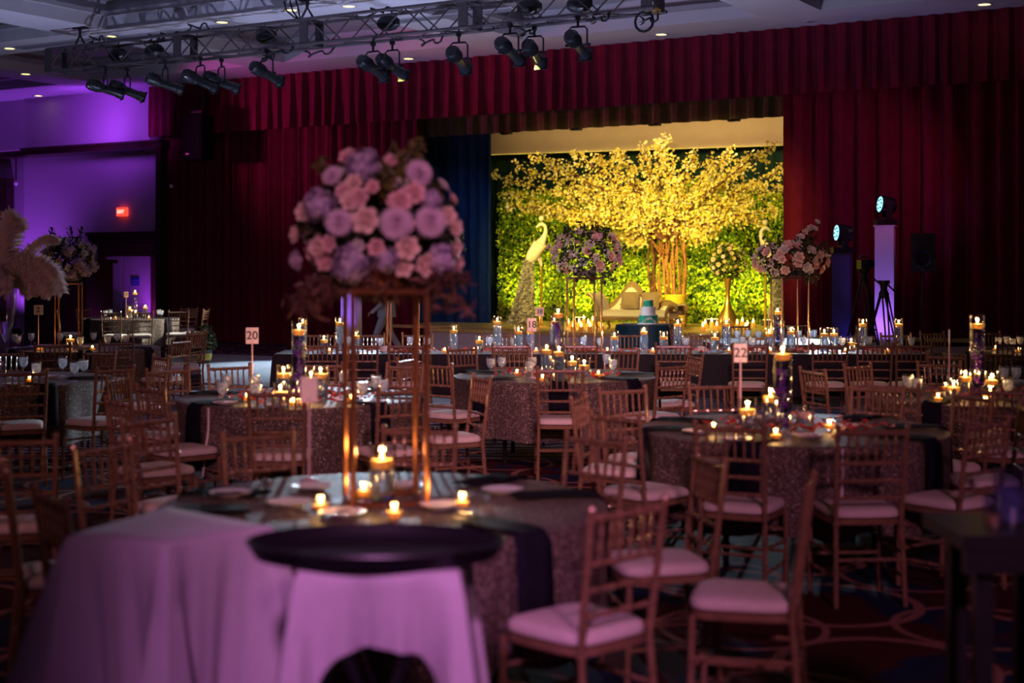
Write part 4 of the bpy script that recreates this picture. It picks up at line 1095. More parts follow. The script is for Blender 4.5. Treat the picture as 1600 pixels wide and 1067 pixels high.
def cloth_mesh(seed):
    rnd = random.Random(seed); n = 144
    ph = [rnd.uniform(0, 2 * PI) for _ in range(4)]; nf = rnd.choice((9, 10, 11))
    pts = [(0, 0, TT)] * n
    for r in (0.45, 0.85, 0.905): pts += [(r * math.cos(2 * PI * i / n), r * math.sin(2 * PI * i / n), TT) for i in range(n)]
    for j, (z, g) in enumerate(((0.753, 0.0), (0.738, 0.03), (0.70, 0.16), (0.63, 0.36), (0.54, 0.58), (0.44, 0.80), (0.34, 0.95), (0.255, 1.0))):
        for i in range(n):
            a = 2 * PI * i / n
            wv = 0.5 * math.sin(nf * a + ph[0]) + 0.3 * math.sin((nf + 4) * a + ph[1]) + 0.2 * math.sin(2 * nf * a + ph[2])
            r = TR + 0.004 - 0.035 * g + 0.065 * g * wv
            pts.append((r * math.cos(a), r * math.sin(a), z - 0.025 * g * wv))
    return MB().quad_grid(pts, n, 12, True).mesh('tablecloth', 'sequin_cloth')
CLOTHS = [cloth_mesh(s) for s in (1, 2, 3)]
for i, (k, (px, py, nm)) in enumerate(TBL.items()):
    c = TC[k]
    t = thing('round_table', 'round banquet table hidden under the cloth of ' + nm, 'table', (c.x, c.y, 0), 0, 'round banquet tables')
    link('table_top', top_me, t)
    for q in range(4): link('leg', leg_me, t, (0.6 * math.cos(q * PI / 2 + .7), 0.6 * math.sin(q * PI / 2 + .7), 0))
    cl_ = link('tablecloth', CLOTHS[i % 3], None, (c.x, c.y, 0), 0.5 * i)
    tag(cl_, 'taupe sequinned cloth on ' + nm, 'tablecloth', 'sequinned round tablecloths')
    if k in ('T2', 'T4'):
        an = {'T2': -PI / 2 - 0.62, 'T4': -PI / 2 + 0.10}[k] - 0.5 * i
        MB().tube([((TR + 0.006 + dr) * math.cos(an + da), (TR + 0.006 + dr) * math.sin(an + da), z) for z, dr, da in ((0.75, 0, 0), (0.6, 0.0, 0.0), (0.50, 0.012, -0.01), (0.38, 0.02, -0.02), (0.27, 0.03, -0.03))], 0.008, 6).obj('hem_seam', 'sign_card', cl_)

# ================================================================== CHAIRS
def bamboo(p0, p1, r, rings, n=7, mid=None):
    """a turned bamboo-look rod with raised rings"""
    pts, rad = [], []
    P = [Vector(p0)] + ([Vector(mid)] if mid is not None else []) + [Vector(p1)]
    tot = sum((P[i + 1] - P[i]).length for i in range(len(P) - 1))
    def at(s):
        for i in range(len(P) - 1):
            l = (P[i + 1] - P[i]).length
            if s <= l or i == len(P) - 2: return P[i].lerp(P[i + 1], min(1, s / l))
            s -= l
    st = [(0, 1)]
    for q in rings:
        st += [(q * tot - 0.007, 1), (q * tot - 0.003, 1.32), (q * tot + 0.003, 1.32), (q * tot + 0.007, 1)]
    if mid is not None: st.append(((P[1] - P[0]).length, 1))
    st.append((tot, 1)); st.sort()
    for s, g in st: pts.append(at(s)); rad.append(r * g)
    return pts, rad
def back_y(z): return -0.19 - 0.06 * max(0, (z - 0.44) / 0.48)
def back_x(z): return 0.172 + 0.012 * (z - 0.44) / 0.48
CH = {}
for sx in (-1, 1):
    pts, rad = bamboo((sx * 0.182, -0.225, 0.0), (sx * 0.184, -0.25, 0.925), 0.0135, (0.10, 0.22, 0.34, 0.45, 0.565, 0.66, 0.77, 0.88), 7, (sx * 0.172, -0.19, 0.44))
    mb = MB().tube(pts, rad, 7); mb.ball((sx * 0.184, -0.25, 0.925), 0.017, 7, 4); CH['rear%d' % sx] = mb.mesh('rear_post', 'gold_chair')
    pts, rad = bamboo((sx * 0.192, 0.185, 0.0), (sx * 0.192, 0.175, 0.43), 0.0135, (0.15, 0.38, 0.62, 0.85))
    CH['front%d' % sx] = MB().tube(pts, rad, 7).mesh('front_leg', 'gold_chair')
    for z in (0.15, 0.27):
        pts, rad = bamboo((sx * 0.192, 0.18, z), (sx * 0.178, -0.21, z), 0.009, (0.25, 0.5, 0.75), 6); CH['side%d%g' % (sx, z)] = MB().tube(pts, rad, 6).mesh('side_stretcher', 'gold_chair')
RAILS = (0.893, 0.735, 0.645, 0.555)
for z in RAILS:
    pts, rad = bamboo((-back_x(z), back_y(z), z), (back_x(z), back_y(z), z), 0.0135 if z > 0.8 else 0.010, (0.12, 0.37, 0.63, 0.88), 6)
    CH['rail%g' % z] = MB().tube(pts, rad, 7).mesh('top_rail' if z > 0.8 else 'back_rail', 'gold_chair')
for i in range(6):
    x = (-0.5 + (i + 1) / 7.0) * 0.345
    pts, rad = bamboo((x, back_y(0.735), 0.735), (x * 1.02, back_y(0.893), 0.893), 0.0075, (0.33, 0.66), 5)
    CH['sp%d' % i] = MB().tube(pts, rad, 5).mesh('spindle', 'gold_chair')
for z in (0.20, 0.32):
    pts, rad = bamboo((-0.192, 0.183, z), (0.192, 0.183, z), 0.009, (0.2, 0.5, 0.8), 6); CH['fs%g' % z] = MB().tube(pts, rad, 6).mesh('front_stretcher', 'gold_chair')
pts, rad = bamboo((-0.178, -0.208, 0.24), (0.178, -0.208, 0.24), 0.009, (0.2, 0.5, 0.8), 6); CH['bs'] = MB().tube(pts, rad, 6).mesh('back_stretcher', 'gold_chair')
def rsq(hx_f, hx_b, hy, r=0.05, n=28, g=1.0):
    out = []
    for i in range(n):
        a = 2 * PI * i / n; ca, sa = math.cos(a), math.sin(a); e = 0.42
        x = math.copysign(abs(ca) ** e, ca); y = math.copysign(abs(sa) ** e, sa)
        hx = hx_b + (hx_f - hx_b) * (y + 1) / 2
        out.append((x * hx * g, y * hy * g))
    return out
mb = MB(); mb.prism([(x, y - 0.005) for x, y in rsq(0.207, 0.185, 0.20)], 0.418, 0.447); CH['frame'] = mb.mesh('seat_frame', 'gold_chair')
pts = []
for g, z in ((0.90, 0.447), (0.99, 0.455), (1.0, 0.468), (0.98, 0.482), (0.92, 0.493), (0.75, 0.500), (0.4, 0.503), (0.02, 0.504)):
    pts += [(x, y - 0.002, z) for x, y in rsq(0.207, 0.185, 0.20, g=g)]
CH['cushion'] = MB().quad_grid(pts, 28, 8, True).mesh('cushion', 'ivory_cushion')
PART_NAMES = {'rear': 'rear_post', 'front': 'front_leg', 'side': 'side_stretcher', 'rail': 'back_rail', 'sp': 'spindle', 'fs': 'front_stretcher', 'bs': 'back_stretcher', 'frame': 'seat_frame', 'cushion': 'cushion'}
def chair(px, py, tbl, label, face=None, mind=1.36):
    """px, py: where the middle of the top rail shows; face: heading in degrees, clockwise from straight ahead"""
    p = on_z(px, py, 0.92); p.z = 0
    if face is None:
        c = TC[tbl]; face = math.degrees(math.atan2(c.x - p.x, c.y - p.y))
    if tbl in TC:
        c = Vector((TC[tbl].x, TC[tbl].y, 0)); dv = p - c
        if dv.length < mind: p = c + dv.normalized() * mind
    th = -math.radians(face)
    fw = Vector((math.sin(-th), math.cos(-th), 0))
    o = p + fw * 0.245
    t = thing('chiavari_chair', label, 'chair', (o.x, o.y, 0), th, 'gold bamboo-look banquet chairs')
    for key, me in CH.items():
        nm = next(v for k_, v in PART_NAMES.items() if key.startswith(k_))
        if key == 'rail%g' % RAILS[0]: nm = 'top_rail'
        link(nm, me, t)
    return t
B = 'gold bamboo-look chair '
CHAIRS = [
 (972, 788, 'T1', B + 'with full seat and back, nearest in the lower middle'),
 (1265, 752, 'T1', B + 'seen edge-on at lower right, ivory seat facing left'),
 (1110, 712, 'T1', B + 'turned left, behind the nearest chair at lower right'),
 (928, 682, 'T1', B + 'facing the camera at the right rear of the front table'),
 (651, 673, 'T1', B + 'at the back of the front table, behind the bouquet legs'),
 (405, 676, 'T1', B + 'at the back of the front table, below the left-of-centre table'),
 (162, 695, 'T1', B + 'left of the front table, slanting spindles, left of the white cloth'),
 (136, 768, 'T1', B + 'just above the left white-clothed stand, mostly hidden'),
 (10, 730, 'T1', B + 'seen edge-on at the lower left border of the picture', 68),
 (25, 684, None, B + 'showing its full back at the left border, in the dark', -12),
 (233, 653, None, B + 'turned toward the front table, above its left edge', 125),
 (434, 610, 'T2', B + 'pushed in at the front of the left-of-centre table, back toward camera'),
 (236, 605, 'T2', B + 'at the front left of the left-of-centre table, ivory seat to the right', 46),
 (198, 588, 'T2', B + 'seen nearly edge-on left of the left-of-centre table, lit orange', 100),
 (186, 625, None, B + 'standing loose left of the left-of-centre table, between dark chairs', 50),
 (373, 573, 'T2', B + 'at the back of the left-of-centre table, in front of the dance floor'),
 (497, 570, 'T2', B + 'at the back of the left-of-centre table, behind its tall orchid vase'),
 (626, 571, 'T2', B + 'at the back right of the left-of-centre table, behind its goblets'),
 (630, 607, 'T2', B + 'at the front right of the left-of-centre table, behind the bouquet legs', -30),
 (752, 588, 'T2', B + 'turned left between the left-of-centre table and the centre table', -112),
 (270, 577, 'T2', B + 'at the back left of the left-of-centre table, near the dance floor edge', 140),
 (873, 570, 'T3', B + 'pushed in at the front of the centre table, back toward camera'),
 (745, 565, 'T3', B + 'at the front left of the centre table', 36),
 (668, 559, 'T3', B + 'left of the centre table, seen obliquely near the copper stand', 108),
 (722, 543, None, B + 'at the back left of the centre table, before the head table', 140),
 (812, 548, 'T3', B + 'at the back of the centre table, left of its candles'),
 (961, 548, 'T3', B + 'at the back right of the centre table, behind a single goblet'),
 (1022, 568, 'T3', B + 'at the front right of the centre table', -41),
 (1070, 555, 'T3', B + 'right of the centre table, seen obliquely with tall lit legs', -104),
 (905, 620, None, B + 'seen nearly edge-on between the centre table and the front table', 107),
 (973, 647, 'T4', B + 'at the front left of the right-hand round table', 48),
 (1016, 610, 'T4', B + 'at the back left of the right-hand round table', 152),
 (1140, 663, 'T4', B + 'at the front of the right-hand round table, beside its orchid vase'),
 (1363, 668, 'T4', B + 'showing full back and all legs at the right of centre'),
 (1147, 607, 'T4', B + 'at the back of the right-hand round table, behind its number card'),
 (1326, 612, 'T4', B + 'at the back right of the right-hand round table'),
 (1505, 654, 'T4', B + 'at right, turned left with long slanting back and pale seat', -37),
 (1543, 632, 'T4', B + 'at right, seen edge-on with a shiny post'),
 (1497, 617, 'T4', B + 'at right, overlapped by the chair with the long slanting back', -112),
 (1402, 600, 'T5', B + 'left of the right-edge table, behind it two goblets', 36),
 (1563, 607, 'T5', B + 'at the front of the right-edge table, below its candles', 16),
 (1290, 578, 'T5', B + 'seen obliquely in front of the right part of the head table', 70),
 (1362, 571, 'T5', B + 'with lit spindles before the right end of the head table', 140),
 (1487, 571, 'T5', B + 'at the back of the right-edge table, left of its tall vase'),
 (1479, 555, None, B + 'behind the right-edge table beside a thin card stem', 40),
 (1552, 551, None, B + 'behind the tall vase of the right-edge table', 4),
 (1501, 522, 'T6', B + 'in the dark far right, left of the tall vase top'),
 (1547, 520, 'T6', B + 'in the dark far right, just right of the tall vase top', 170),
 (1580, 531, 'T6', B + 'in the dark at the far right edge, behind two goblets', 10),
 (35, 580, 'T7', B + 'at the front of the feather-vase table, at the left border'),
 (180, 575, 'T7', B + 'right of the feather-vase table, ivory seat to the left'),
 (133, 552, 'T7', B + 'at the back right of the feather-vase table', 200),
 (234, 557, 'T7', B + 'with lit spindles right of the feather-vase table', -125),
 (5, 552, 'T7', B + 'at the left border behind the feather vase', 170),
 (82, 537, 'T8', B + 'at the front left of the far-left goblet table, back toward camera'),
 (182, 534, 'T8', B + 'at the front right of the far-left goblet table, back toward camera'),
 (247, 521, 'T8', B + 'right of the far-left goblet table, before the far pale-lit table', -62),
 (283, 531, None, B + 'beside the dance floor, the nearer of two in a row', -70),
 (309, 517, None, B + 'beside the dance floor, the farther of two in a row', -78),
 (110, 485, 'T9', 'pale-lit banquet chair at the left of the far table by the door', 75),
 (155, 483, 'T9', 'pale-lit banquet chair at the back left of the far table by the door'),
 (178, 487, 'T9', 'pale-lit banquet chair at the front left of the far table by the door'),
 (222, 487, 'T9', 'pale-lit banquet chair at the front of the far table by the door'),
 (256, 483, 'T9', 'pale-lit banquet chair at the back right of the far table by the door'),
 (277, 486, 'T9', 'pale-lit banquet chair at the right of the far table, full ladder back', -20),
 (296, 481, None, 'pale-lit banquet chair beyond the right side of the far table', -35),
 (322, 484, None, 'outermost pale-lit banquet chair at the far table, seen edge-on', -85),
 (1090, 512, 'T10', B + 'left of the yellow-lit stage candles behind the head table', 80),
 (1160, 509, 'T10', B + 'behind the head table below the gold vase', 180),
 (1185, 526, 'T10', B + 'behind the head table, left of the right-hand flower stand', 0),
 (1245, 507, None, B + 'behind the head table, seen through the right-hand flower stand', 180),
 (1325, 512, 'T10', B + 'behind the head table by the foot of the dark blue column', -80),
]
for c in CHAIRS: chair(c[0], c[1], c[2], c[3], c[4] if len(c) > 4 else None)

# head table
HY0, HY1 = 15.95, 16.80
HX0, HX1 = PXX(426, HY0), PXX(1462, HY0)
ht = thing('head_table', 'long banquet table hidden under the black head-table cloth', 'table', ((HX0 + HX1) / 2, (HY0 + HY1) / 2, 0))
hw = HX1 - HX0
MB().box((0, 0, 0.73), (hw - 0.04, HY1 - HY0 - 0.04, 0.03)).obj('table_top', 'dark_wood', ht, False)
for i in range(6):
    for sy in (-1, 1): MB().tube([(-hw / 2 + 0.3 + i * (hw - 0.6) / 5, sy * 0.35, 0.72), (-hw / 2 + 0.3 + i * (hw - 0.6) / 5, sy * 0.35, 0)], 0.018, 6).obj('leg', 'black_metal', ht)
def draped(name, ring, z, drops, flares, matn, nfold, amp, seed, rows=7, parent=None):
    """cloth over a table top: ring = outline points, drops/flares per outline point"""
    n = len(ring); cx = sum(p[0] for p in ring) / n; cy = sum(p[1] for p in ring) / n
    rnd = random.Random(seed); ph = rnd.uniform(0, 6)
    pts = [(cx, cy, z)] * n
    for g in (0.6, 0.96): pts += [(cx + (p[0] - cx) * g, cy + (p[1] - cy) * g, z) for p in ring]
    pts += [(p[0], p[1], z - 0.006) for p in ring]
    nrm = []
    for i in range(n):
        a = Vector(ring[i - 1]); b = Vector(ring[(i + 1) % n]); t = (b - a).normalized(); nrm.append(Vector((t.y, -t.x)))
    area = sum(ring[i][0] * ring[(i + 1) % n][1] - ring[(i + 1) % n][0] * ring[i][1] for i in range(n))
    sg = 1 if area > 0 else -1
    for j in range(1, rows + 1):
        q = j / rows
        for i in range(n):
            f_ = flares[i] * q + amp * q * (math.sin(nfold * 2 * PI * i / n + ph) + 0.4 * math.sin(2.3 * nfold * 2 * PI * i / n + 2 * ph)) + 0.008
            p = Vector(ring[i]) + nrm[i] * sg * f_
            pts.append((p.x, p.y, z - drops[i] * q))
    return MB().quad_grid(pts, n, 4 + rows, True).obj(name, matn, parent)
def rect_ring(x0, x1, y0, y1, step):
    r = []
    def seg(a, b):
        l = math.hypot(b[0] - a[0], b[1] - a[1]); k_ = max(2, int(l / step))
        for i in range(k_): r.append((a[0] + (b[0] - a[0]) * i / k_, a[1] + (b[1] - a[1]) * i / k_))
    seg((x0, y0), (x1, y0)); seg((x1, y0), (x1, y1)); seg((x1, y1), (x0, y1)); seg((x0, y1), (x0, y0))
    return r
rg = rect_ring(HX0, HX1, HY0, HY1, 0.05)
o = draped('head_tablecloth', rg, TT, [0.47] * len(rg), [0.03] * len(rg), 'black_cloth', 60, 0.014, 3); tag(o, 'long black cloth hanging down the front of the head table', 'tablecloth')
o = MB().box(((HX0 + HX1) / 2, (HY0 + HY1) / 2, TT + 0.004), (hw - 0.02, HY1 - HY0 - 0.02, 0.004)).obj('table_runner', 'runner_cloth', smooth=False); tag(o, 'dark shiny runner covering the top of the head table', 'runner')
FRONT_H = [(500, 'behind a tall orchid vase'), (563, 'left of the copper flower stand'), (634, 'at the copper flower stand'), (797, 'left of the number 18 card'), (905, 'at the middle flower stand'), (1052, 'below the cake, right of it'), (1172, 'below the gold vase'), (1297, 'right of the right-hand flower stand'), (1367, 'below the black tripods'), (1428, 'at its right end')]
for px, ds in FRONT_H: chair(px, 538, None, 'banquet chair with back to camera at the head table, ' + ds, 0 if px < 1000 else 3)
for px, ds in ((500, 'behind the leftmost candles'), (577, 'before the left violet column'), (652, 'under the big bouquet'), (775, 'left of the peacock'), (885, 'behind a tall orchid vase'), (985, 'in front of the cake'), (1100, 'behind two candle cylinders'), (1400, 'in front of the violet column')):
    p = Vector((PXX(px, 17.5), 17.5, 0))
    chair(px, HOR + FPX * (CAM_H - 0.92) / 17.5, None, 'banquet chair facing camera beyond the head table, ' + ds, 180)

# ================================================================== TABLEWARE
LIT = (1.0, 0.52, 0.16)
_cache = {}
def candle_meshes(r, h, kind):
    key = (round(r, 3), round(h, 2), kind)
    if key in _cache: return _cache[key]
    g = MB().lathe([(0, 0.0), (r, 0.0), (r, h), (r - 0.004, h), (r - 0.004, 0.012), (0, 0.012)], 20, cap=False).mesh('glass_cylinder', 'glass')
    hw_ = h - 0.10 if h > 0.14 else h * 0.45
    wa = MB().lathe([(0, 0.013), (r - 0.005, 0.013), (r - 0.005, hw_), (0, hw_)], 20, cap=False).mesh('water', 'orchid_water' if kind == 'orchid' else 'water')
    rc = r * 0.86
    ca = MB().lathe([(0, hw_ - 0.004), (rc * 0.75, hw_ - 0.004), (rc, hw_ + 0.014), (rc * 0.98, hw_ + 0.034), (rc * 0.5, hw_ + 0.037), (0, hw_ + 0.030)], 16, cap=False).mesh('floating_candle', 'wax_pink' if kind == 'unlit' else 'wax')
    fz = hw_ + 0.034
    flm = MB().lathe([(0.0, fz), (0.005, fz + 0.005), (0.0075, fz + 0.011), (0.0055, fz + 0.020), (0.0022, fz + 0.030), (0, fz + 0.036)], 8, cap=False).mesh('flame', 'flame')
    orch = None
    if kind == 'orchid':
        nb_ = 46
        an = RNG.uniform(0, 2 * PI, nb_); rr = RNG.uniform(0, r - 0.02, nb_); zz = RNG.uniform(0.03, hw_ - 0.04, nb_)
        v, f = blossoms(np.stack([rr * np.cos(an), rr * np.sin(an), zz], 1), 0.026, 4, spread=1.0)
        orch = bpy.data.meshes.new('orchid_sprays'); orch.from_pydata(v.tolist(), [], f.tolist()); orch.materials.append(M['orchid'])
    _cache[key] = (g, wa, ca, flm, orch, fz)
    return _cache[key]
def candle(loc, r, h, label, group, kind='water', power=2.2):
    g, wa, ca, flm, orch, fz = candle_meshes(r, h, kind)
    t = thing('candle_cylinder', label, 'candle', loc, 0, group)
    link('glass_cylinder', g, t); link('water', wa, t); link('floating_candle', ca, t)
    if orch:
        o = link('orchid_sprays', orch, t); o['kind'] = 'stuff'
    if kind != 'unlit':
        link('flame', flm, t)
        point('candle_light', Vector(loc) + Vector((0, 0, fz + 0.03)), power, LIT, 0.012)
    return t
vg = MB().lathe([(0, 0), (0.026, 0), (0.034, 0.02), (0.036, 0.06), (0.033, 0.06), (0.031, 0.02), (0.024, 0.006), (0, 0.006)], 16, cap=False).mesh('glass_cup', 'glass')
vw = MB().lathe([(0, 0.007), (0.024, 0.007), (0.030, 0.02), (0.031, 0.032), (0, 0.030)], 14, cap=False).mesh('wax', 'wax')
vf = MB().lathe([(0.0, 0.031), (0.005, 0.036), (0.0075, 0.042), (0.0055, 0.051), (0.002, 0.061), (0, 0.066)], 8, cap=False).mesh('flame', 'flame')
def votive(loc, label, group, power=0.9):
    t = thing('votive_candle', label, 'candle', loc, 0, group)
    link('glass_cup', vg, t); link('wax', vw, t); link('flame', vf, t)
    point('votive_light', Vector(loc) + Vector((0, 0, 0.055)), power, LIT, 0.012)
gb = MB().lathe([(0, 0), (0.034, 0.0), (0.032, 0.006), (0.008, 0.014), (0.006, 0.05), (0.012, 0.062), (0.032, 0.085), (0.040, 0.115), (0.042, 0.15), (0.040, 0.178), (0.038, 0.178), (0.040, 0.15), (0.038, 0.115), (0.030, 0.088), (0, 0.066)], 16, cap=False).mesh('glass', 'glass')
gw = MB().lathe([(0, 0.067), (0.029, 0.089), (0.037, 0.115), (0.039, 0.150), (0.0375, 0.158), (0, 0.158)], 14, cap=False).mesh('ice_water', 'ice_water')
def goblet(loc, label, group):
    t = thing('water_goblet', label, 'glass', loc, 0, group)
    link('glass', gb, t); link('ice_water', gw, t)
pm = MB().lathe([(0, 0.004), (0.05, 0.004), (0.055, 0.0), (0.06, 0.004), (0.085, 0.014), (0.092, 0.020), (0.088, 0.020), (0.06, 0.010), (0, 0.009)], 24, cap=False).mesh('side_plate', 'porcelain')
def plate(loc, label, group):
    o = link('side_plate', pm, None, loc); tag(o, label, 'plate', group)
    return o
cup_me = MB().lathe([(0, 0.02), (0.022, 0.02), (0.036, 0.045), (0.040, 0.075), (0.037, 0.075), (0.033, 0.045), (0, 0.026)], 16, cap=False).mesh('cup', 'porcelain')
hdl_me = MB().tube([(0.037, 0, 0.065), (0.060, 0, 0.060), (0.058, 0, 0.04), (0.034, 0, 0.038)], 0.005, 6).mesh('handle', 'porcelain')
sau_me = MB().lathe([(0, 0.004), (0.03, 0.004), (0.068, 0.016), (0.072, 0.020), (0.03, 0.010), (0, 0.010)], 20, cap=False).mesh('saucer', 'porcelain')
def teacup(loc, label):
    t = thing('teacup', label, 'cup', loc); link('saucer', sau_me, t); link('cup', cup_me, t); link('handle', hdl_me, t)
def sign(loc, z_card, num, wd, hg_, label, rz=0.0, stem='sign_stem'):
    t = thing('table_number', label, 'table number', loc, rz)
    MB().lathe([(0.04, 0), (0.045, 0.008), (0.01, 0.02)], 14).obj('foot', stem, t)
    MB().tube([(0, 0, 0.01), (0, 0, z_card - hg_ / 2 - loc[2] + 0.02)], 0.006, 6).obj('stem', stem, t)
    o = MB().box((0, 0, z_card - loc[2]), (wd, 0.006, hg_)).obj('card', 'sign_card', t, False)
    if num:
        e = link('numeral', text_mesh(num, hg_ * 0.72, 'ink', 0.0008), o, (0, -0.0045, z_card - loc[2])); e.rotation_euler = (PI / 2, 0, 0)
    return t
DIRN = ['front', 'front right', 'right', 'back right', 'back', 'back left', 'left', 'front left']
nap_pts = []
for j, (rr, zz) in enumerate(((-0.36, 0.006), (-0.10, 0.008), (-0.01, 0.006), (0.018, -0.03), (0.026, -0.18), (0.034, -0.34))):
    for i in range(5):
        u_ = -1 + i / 2.0
        nap_pts.append((u_ * (0.085 - 0.012 * (j == 2)), -rr if False else rr, zz + 0.004 * math.sin(i * 1.7 + j)))
def napkin(tk, idx, label):
    a = -PI / 2 + idx * PI / 4
    c = TC[tk]
    o = MB().quad_grid([(x, y, z + TT + 0.003) for x, y, z in nap_pts], 5, 6).mesh('napkin', 'napkin')
    n_ = link('napkin', o, None, (c.x + TR * math.cos(a), c.y + TR * math.sin(a), 0), a - PI / 2)
    m_ = n_.modifiers.new('thickness', 'SOLIDIFY'); m_.thickness = 0.006; m_.offset = 1
    tag(n_, label, 'napkin', 'black napkins')
NAP = {'T1': (0.9, 2.3, 3.2, 5.6, 6.4), 'T2': (7, 1, 2, 3.2, 4.4, 5.6), 'T3': (0, 7, 1, 2, 4, 5.5), 'T4': (7.4, 1, 2, 3, 4.2, 5.3, 6.2), 'T5': (7, 0, 6, 4), 'T6': (7, 0), 'T7': (0.9, 2), 'T8': (7, 1.6, 0.4), 'T9': (1.4, 7)}
for k, ids in NAP.items():
    used = {}
    for i in sorted(ids):
        dn = DIRN[int(round(i)) % 8]; used[dn] = used.get(dn, 0) + 1
        napkin(k, i, 'black napkin hanging over the %s%s edge of %s' % (dn, '' if used[dn] == 1 else ' far', TBL[k][2]))

def put(px, py, lim=0.82):
    """a spot on the nearest table top, kept inside its edge"""
    p = on_z(px, py, TT + 0.004)
    c = min(TC.values(), key=lambda c: (c - p).length); c = Vector((c.x, c.y, p.z)); dv = p - c
    return c + dv.normalized() * lim if lim < dv.length < 1.6 else p
def row(kind, lst, where, group, **kw):
    for i, it in enumerate(sorted(lst)):
        loc = put(it[0], it[1]); lab = None
        if kind == 'goblet': goblet(loc, 'ice-water goblet on %s, %s from left' % (where, ORDS[i]), group)
        elif kind == 'votive': votive(loc, 'small lit votive candle on %s, %s from left' % (where, ORDS[i]), group, kw.get('power', 0.9))
        elif kind == 'plate': plate(loc, 'white side plate on %s, %s from left' % (where, ORDS[i]), group)
def petals(tk, n, r0, r1, label, spread_x=None):
    c = TC[tk] if tk in TC else None
    if c is not None:
        a = RNG.uniform(0, 2 * PI, n); r = RNG.uniform(r0, r1, n)
        P = np.stack([c.x + r * np.cos(a), c.y + r * np.sin(a), np.full(n, TT + 0.008)], 1)
    else:
        P = np.stack([RNG.uniform(HX0 + 0.2, HX1 - 0.1, n), RNG.uniform(HY0 + 0.05, HY1 - 0.1, n), np.full(n, TT + 0.016)], 1)
    P[:, 2] += RNG.uniform(0, 0.022, n)
    v, f = leaves(P, 0.05, 0.042, face=np.array([0, 0, 1.0]), spread=0.55, fold=0.3)
    v[:, 2] = np.maximum(v[:, 2], TT + (0.003 if tk in TC else 0.008))
    o = np_obj('rose_petals', v, f, 'petal', None, 'stuff'); tag(o, label, 'petals')
GG, GV, GP, GC = 'ice-water goblets', 'votive candles', 'side plates', 'candle cylinders'
# front table
candle(put(597, 782), 0.055, 0.235, 'glass cylinder with floating candle in the middle of the front table', GC)
row('votive', [(501, 800), (568, 778), (616, 812), (722, 795)], 'the front table', GV, power=1.0)
row('plate', [(452, 790), (535, 806), (690, 794), (488, 764), (632, 762), (785, 770), (360, 775)], 'the front table', GP)
for i, (px, py, rz) in enumerate(((415, 752, 0.3), (478, 768, 1.0), (485, 800, 0.8), (545, 785, 1.3), (658, 768, -0.3), (733, 806, 0.5), (600, 802, 0.1), (555, 800, -0.8))):
    t = thing('dinner_knife', 'shiny steel knife on the front table, %s from left' % ORDS[[415, 478, 485, 545, 555, 600, 658, 733].index(px)], 'cutlery', put(px, py), rz, 'steel cutlery')
    MB().box((0, 0.05, 0.003), (0.016, 0.10, 0.005)).obj('blade', 'steel', t, False)
    MB().lathe([(0.006, 0), (0.008, 0.03), (0.010, 0.08), (0.006, 0.095)], 8, (0, 0, 0.008), axis=(0, -1, 0)).obj('handle', 'steel', t)
for (px, py, ds) in ((560, 760, 'near the bouquet stand'), (655, 752, 'behind the bouquet stand')):
    pass
sign(put(483, 752), ZZ(608, depth(752, TT)), '', 0.075, 0.115, 'blurred lilac number card on the front table', 0.1)
# table 20
candle(put(467, 628), 0.052, 0.585, 'tall cylinder of purple orchids under a candle on the left-of-centre table', GC, 'orchid')
for (px, py, h, ds) in ((443, 622, 0.25, 'left of the orchid cylinder, farther one'), (438, 634, 0.165, 'left of the orchid cylinder, nearer one'), (501, 624, 0.255, 'right of the orchid cylinder'), (486, 618, 0.20, 'just behind the orchid cylinder')):
    candle(put(px, py), 0.056, h, 'glass cylinder with floating candle on the left-of-centre table, ' + ds, GC)
row('votive', [(455, 641), (548, 630), (478, 643), (386, 628)], 'the left-of-centre table', GV)
row('goblet', [(337, 634), (354, 620), (380, 640), (397, 622), (537, 614), (570, 632), (588, 622), (606, 629)], 'the left-of-centre table', GG)
row('plate', [(352, 632), (420, 641), (590, 630), (560, 612)], 'the left-of-centre table', GP)
petals('T2', 170, 0.12, 0.62, 'scattered red and pink rose petals on the left-of-centre table')
sign(put(394, 622), ZZ(524, depth(622, TT)), '20', 0.092, 0.120, 'number 20 card on a tall lilac stem', 0.12)
# table 18
candle(put(872, 594), 0.054, 0.64, 'tall cylinder of purple orchids under a candle on the centre table', GC, 'orchid')
for (px, py, h, ds) in ((854, 588, 0.30, 'left of the orchid cylinder'), (875, 600, 0.32, 'in front of the orchid cylinder'), (894, 588, 0.20, 'right of the orchid cylinder'), (913, 592, 0.185, 'farthest right'), (866, 580, 0.24, 'behind the orchid cylinder')):
    candle(put(px, py), 0.054, h, 'glass cylinder with floating candle on the centre table, ' + ds, GC)
row('votive', [(808, 588), (845, 598), (935, 590)], 'the centre table', GV)
row('goblet', [(767, 588), (784, 586), (828, 594), (832, 586), (958, 590), (948, 580)], 'the centre table', GG)
petals('T3', 150, 0.12, 0.62, 'scattered red and pink rose petals on the centre table')
sign(put(831, 592), ZZ(507, depth(592, TT)), '18', 0.080, 0.115, 'number 18 card, the lower of two before the stage', 0.1)
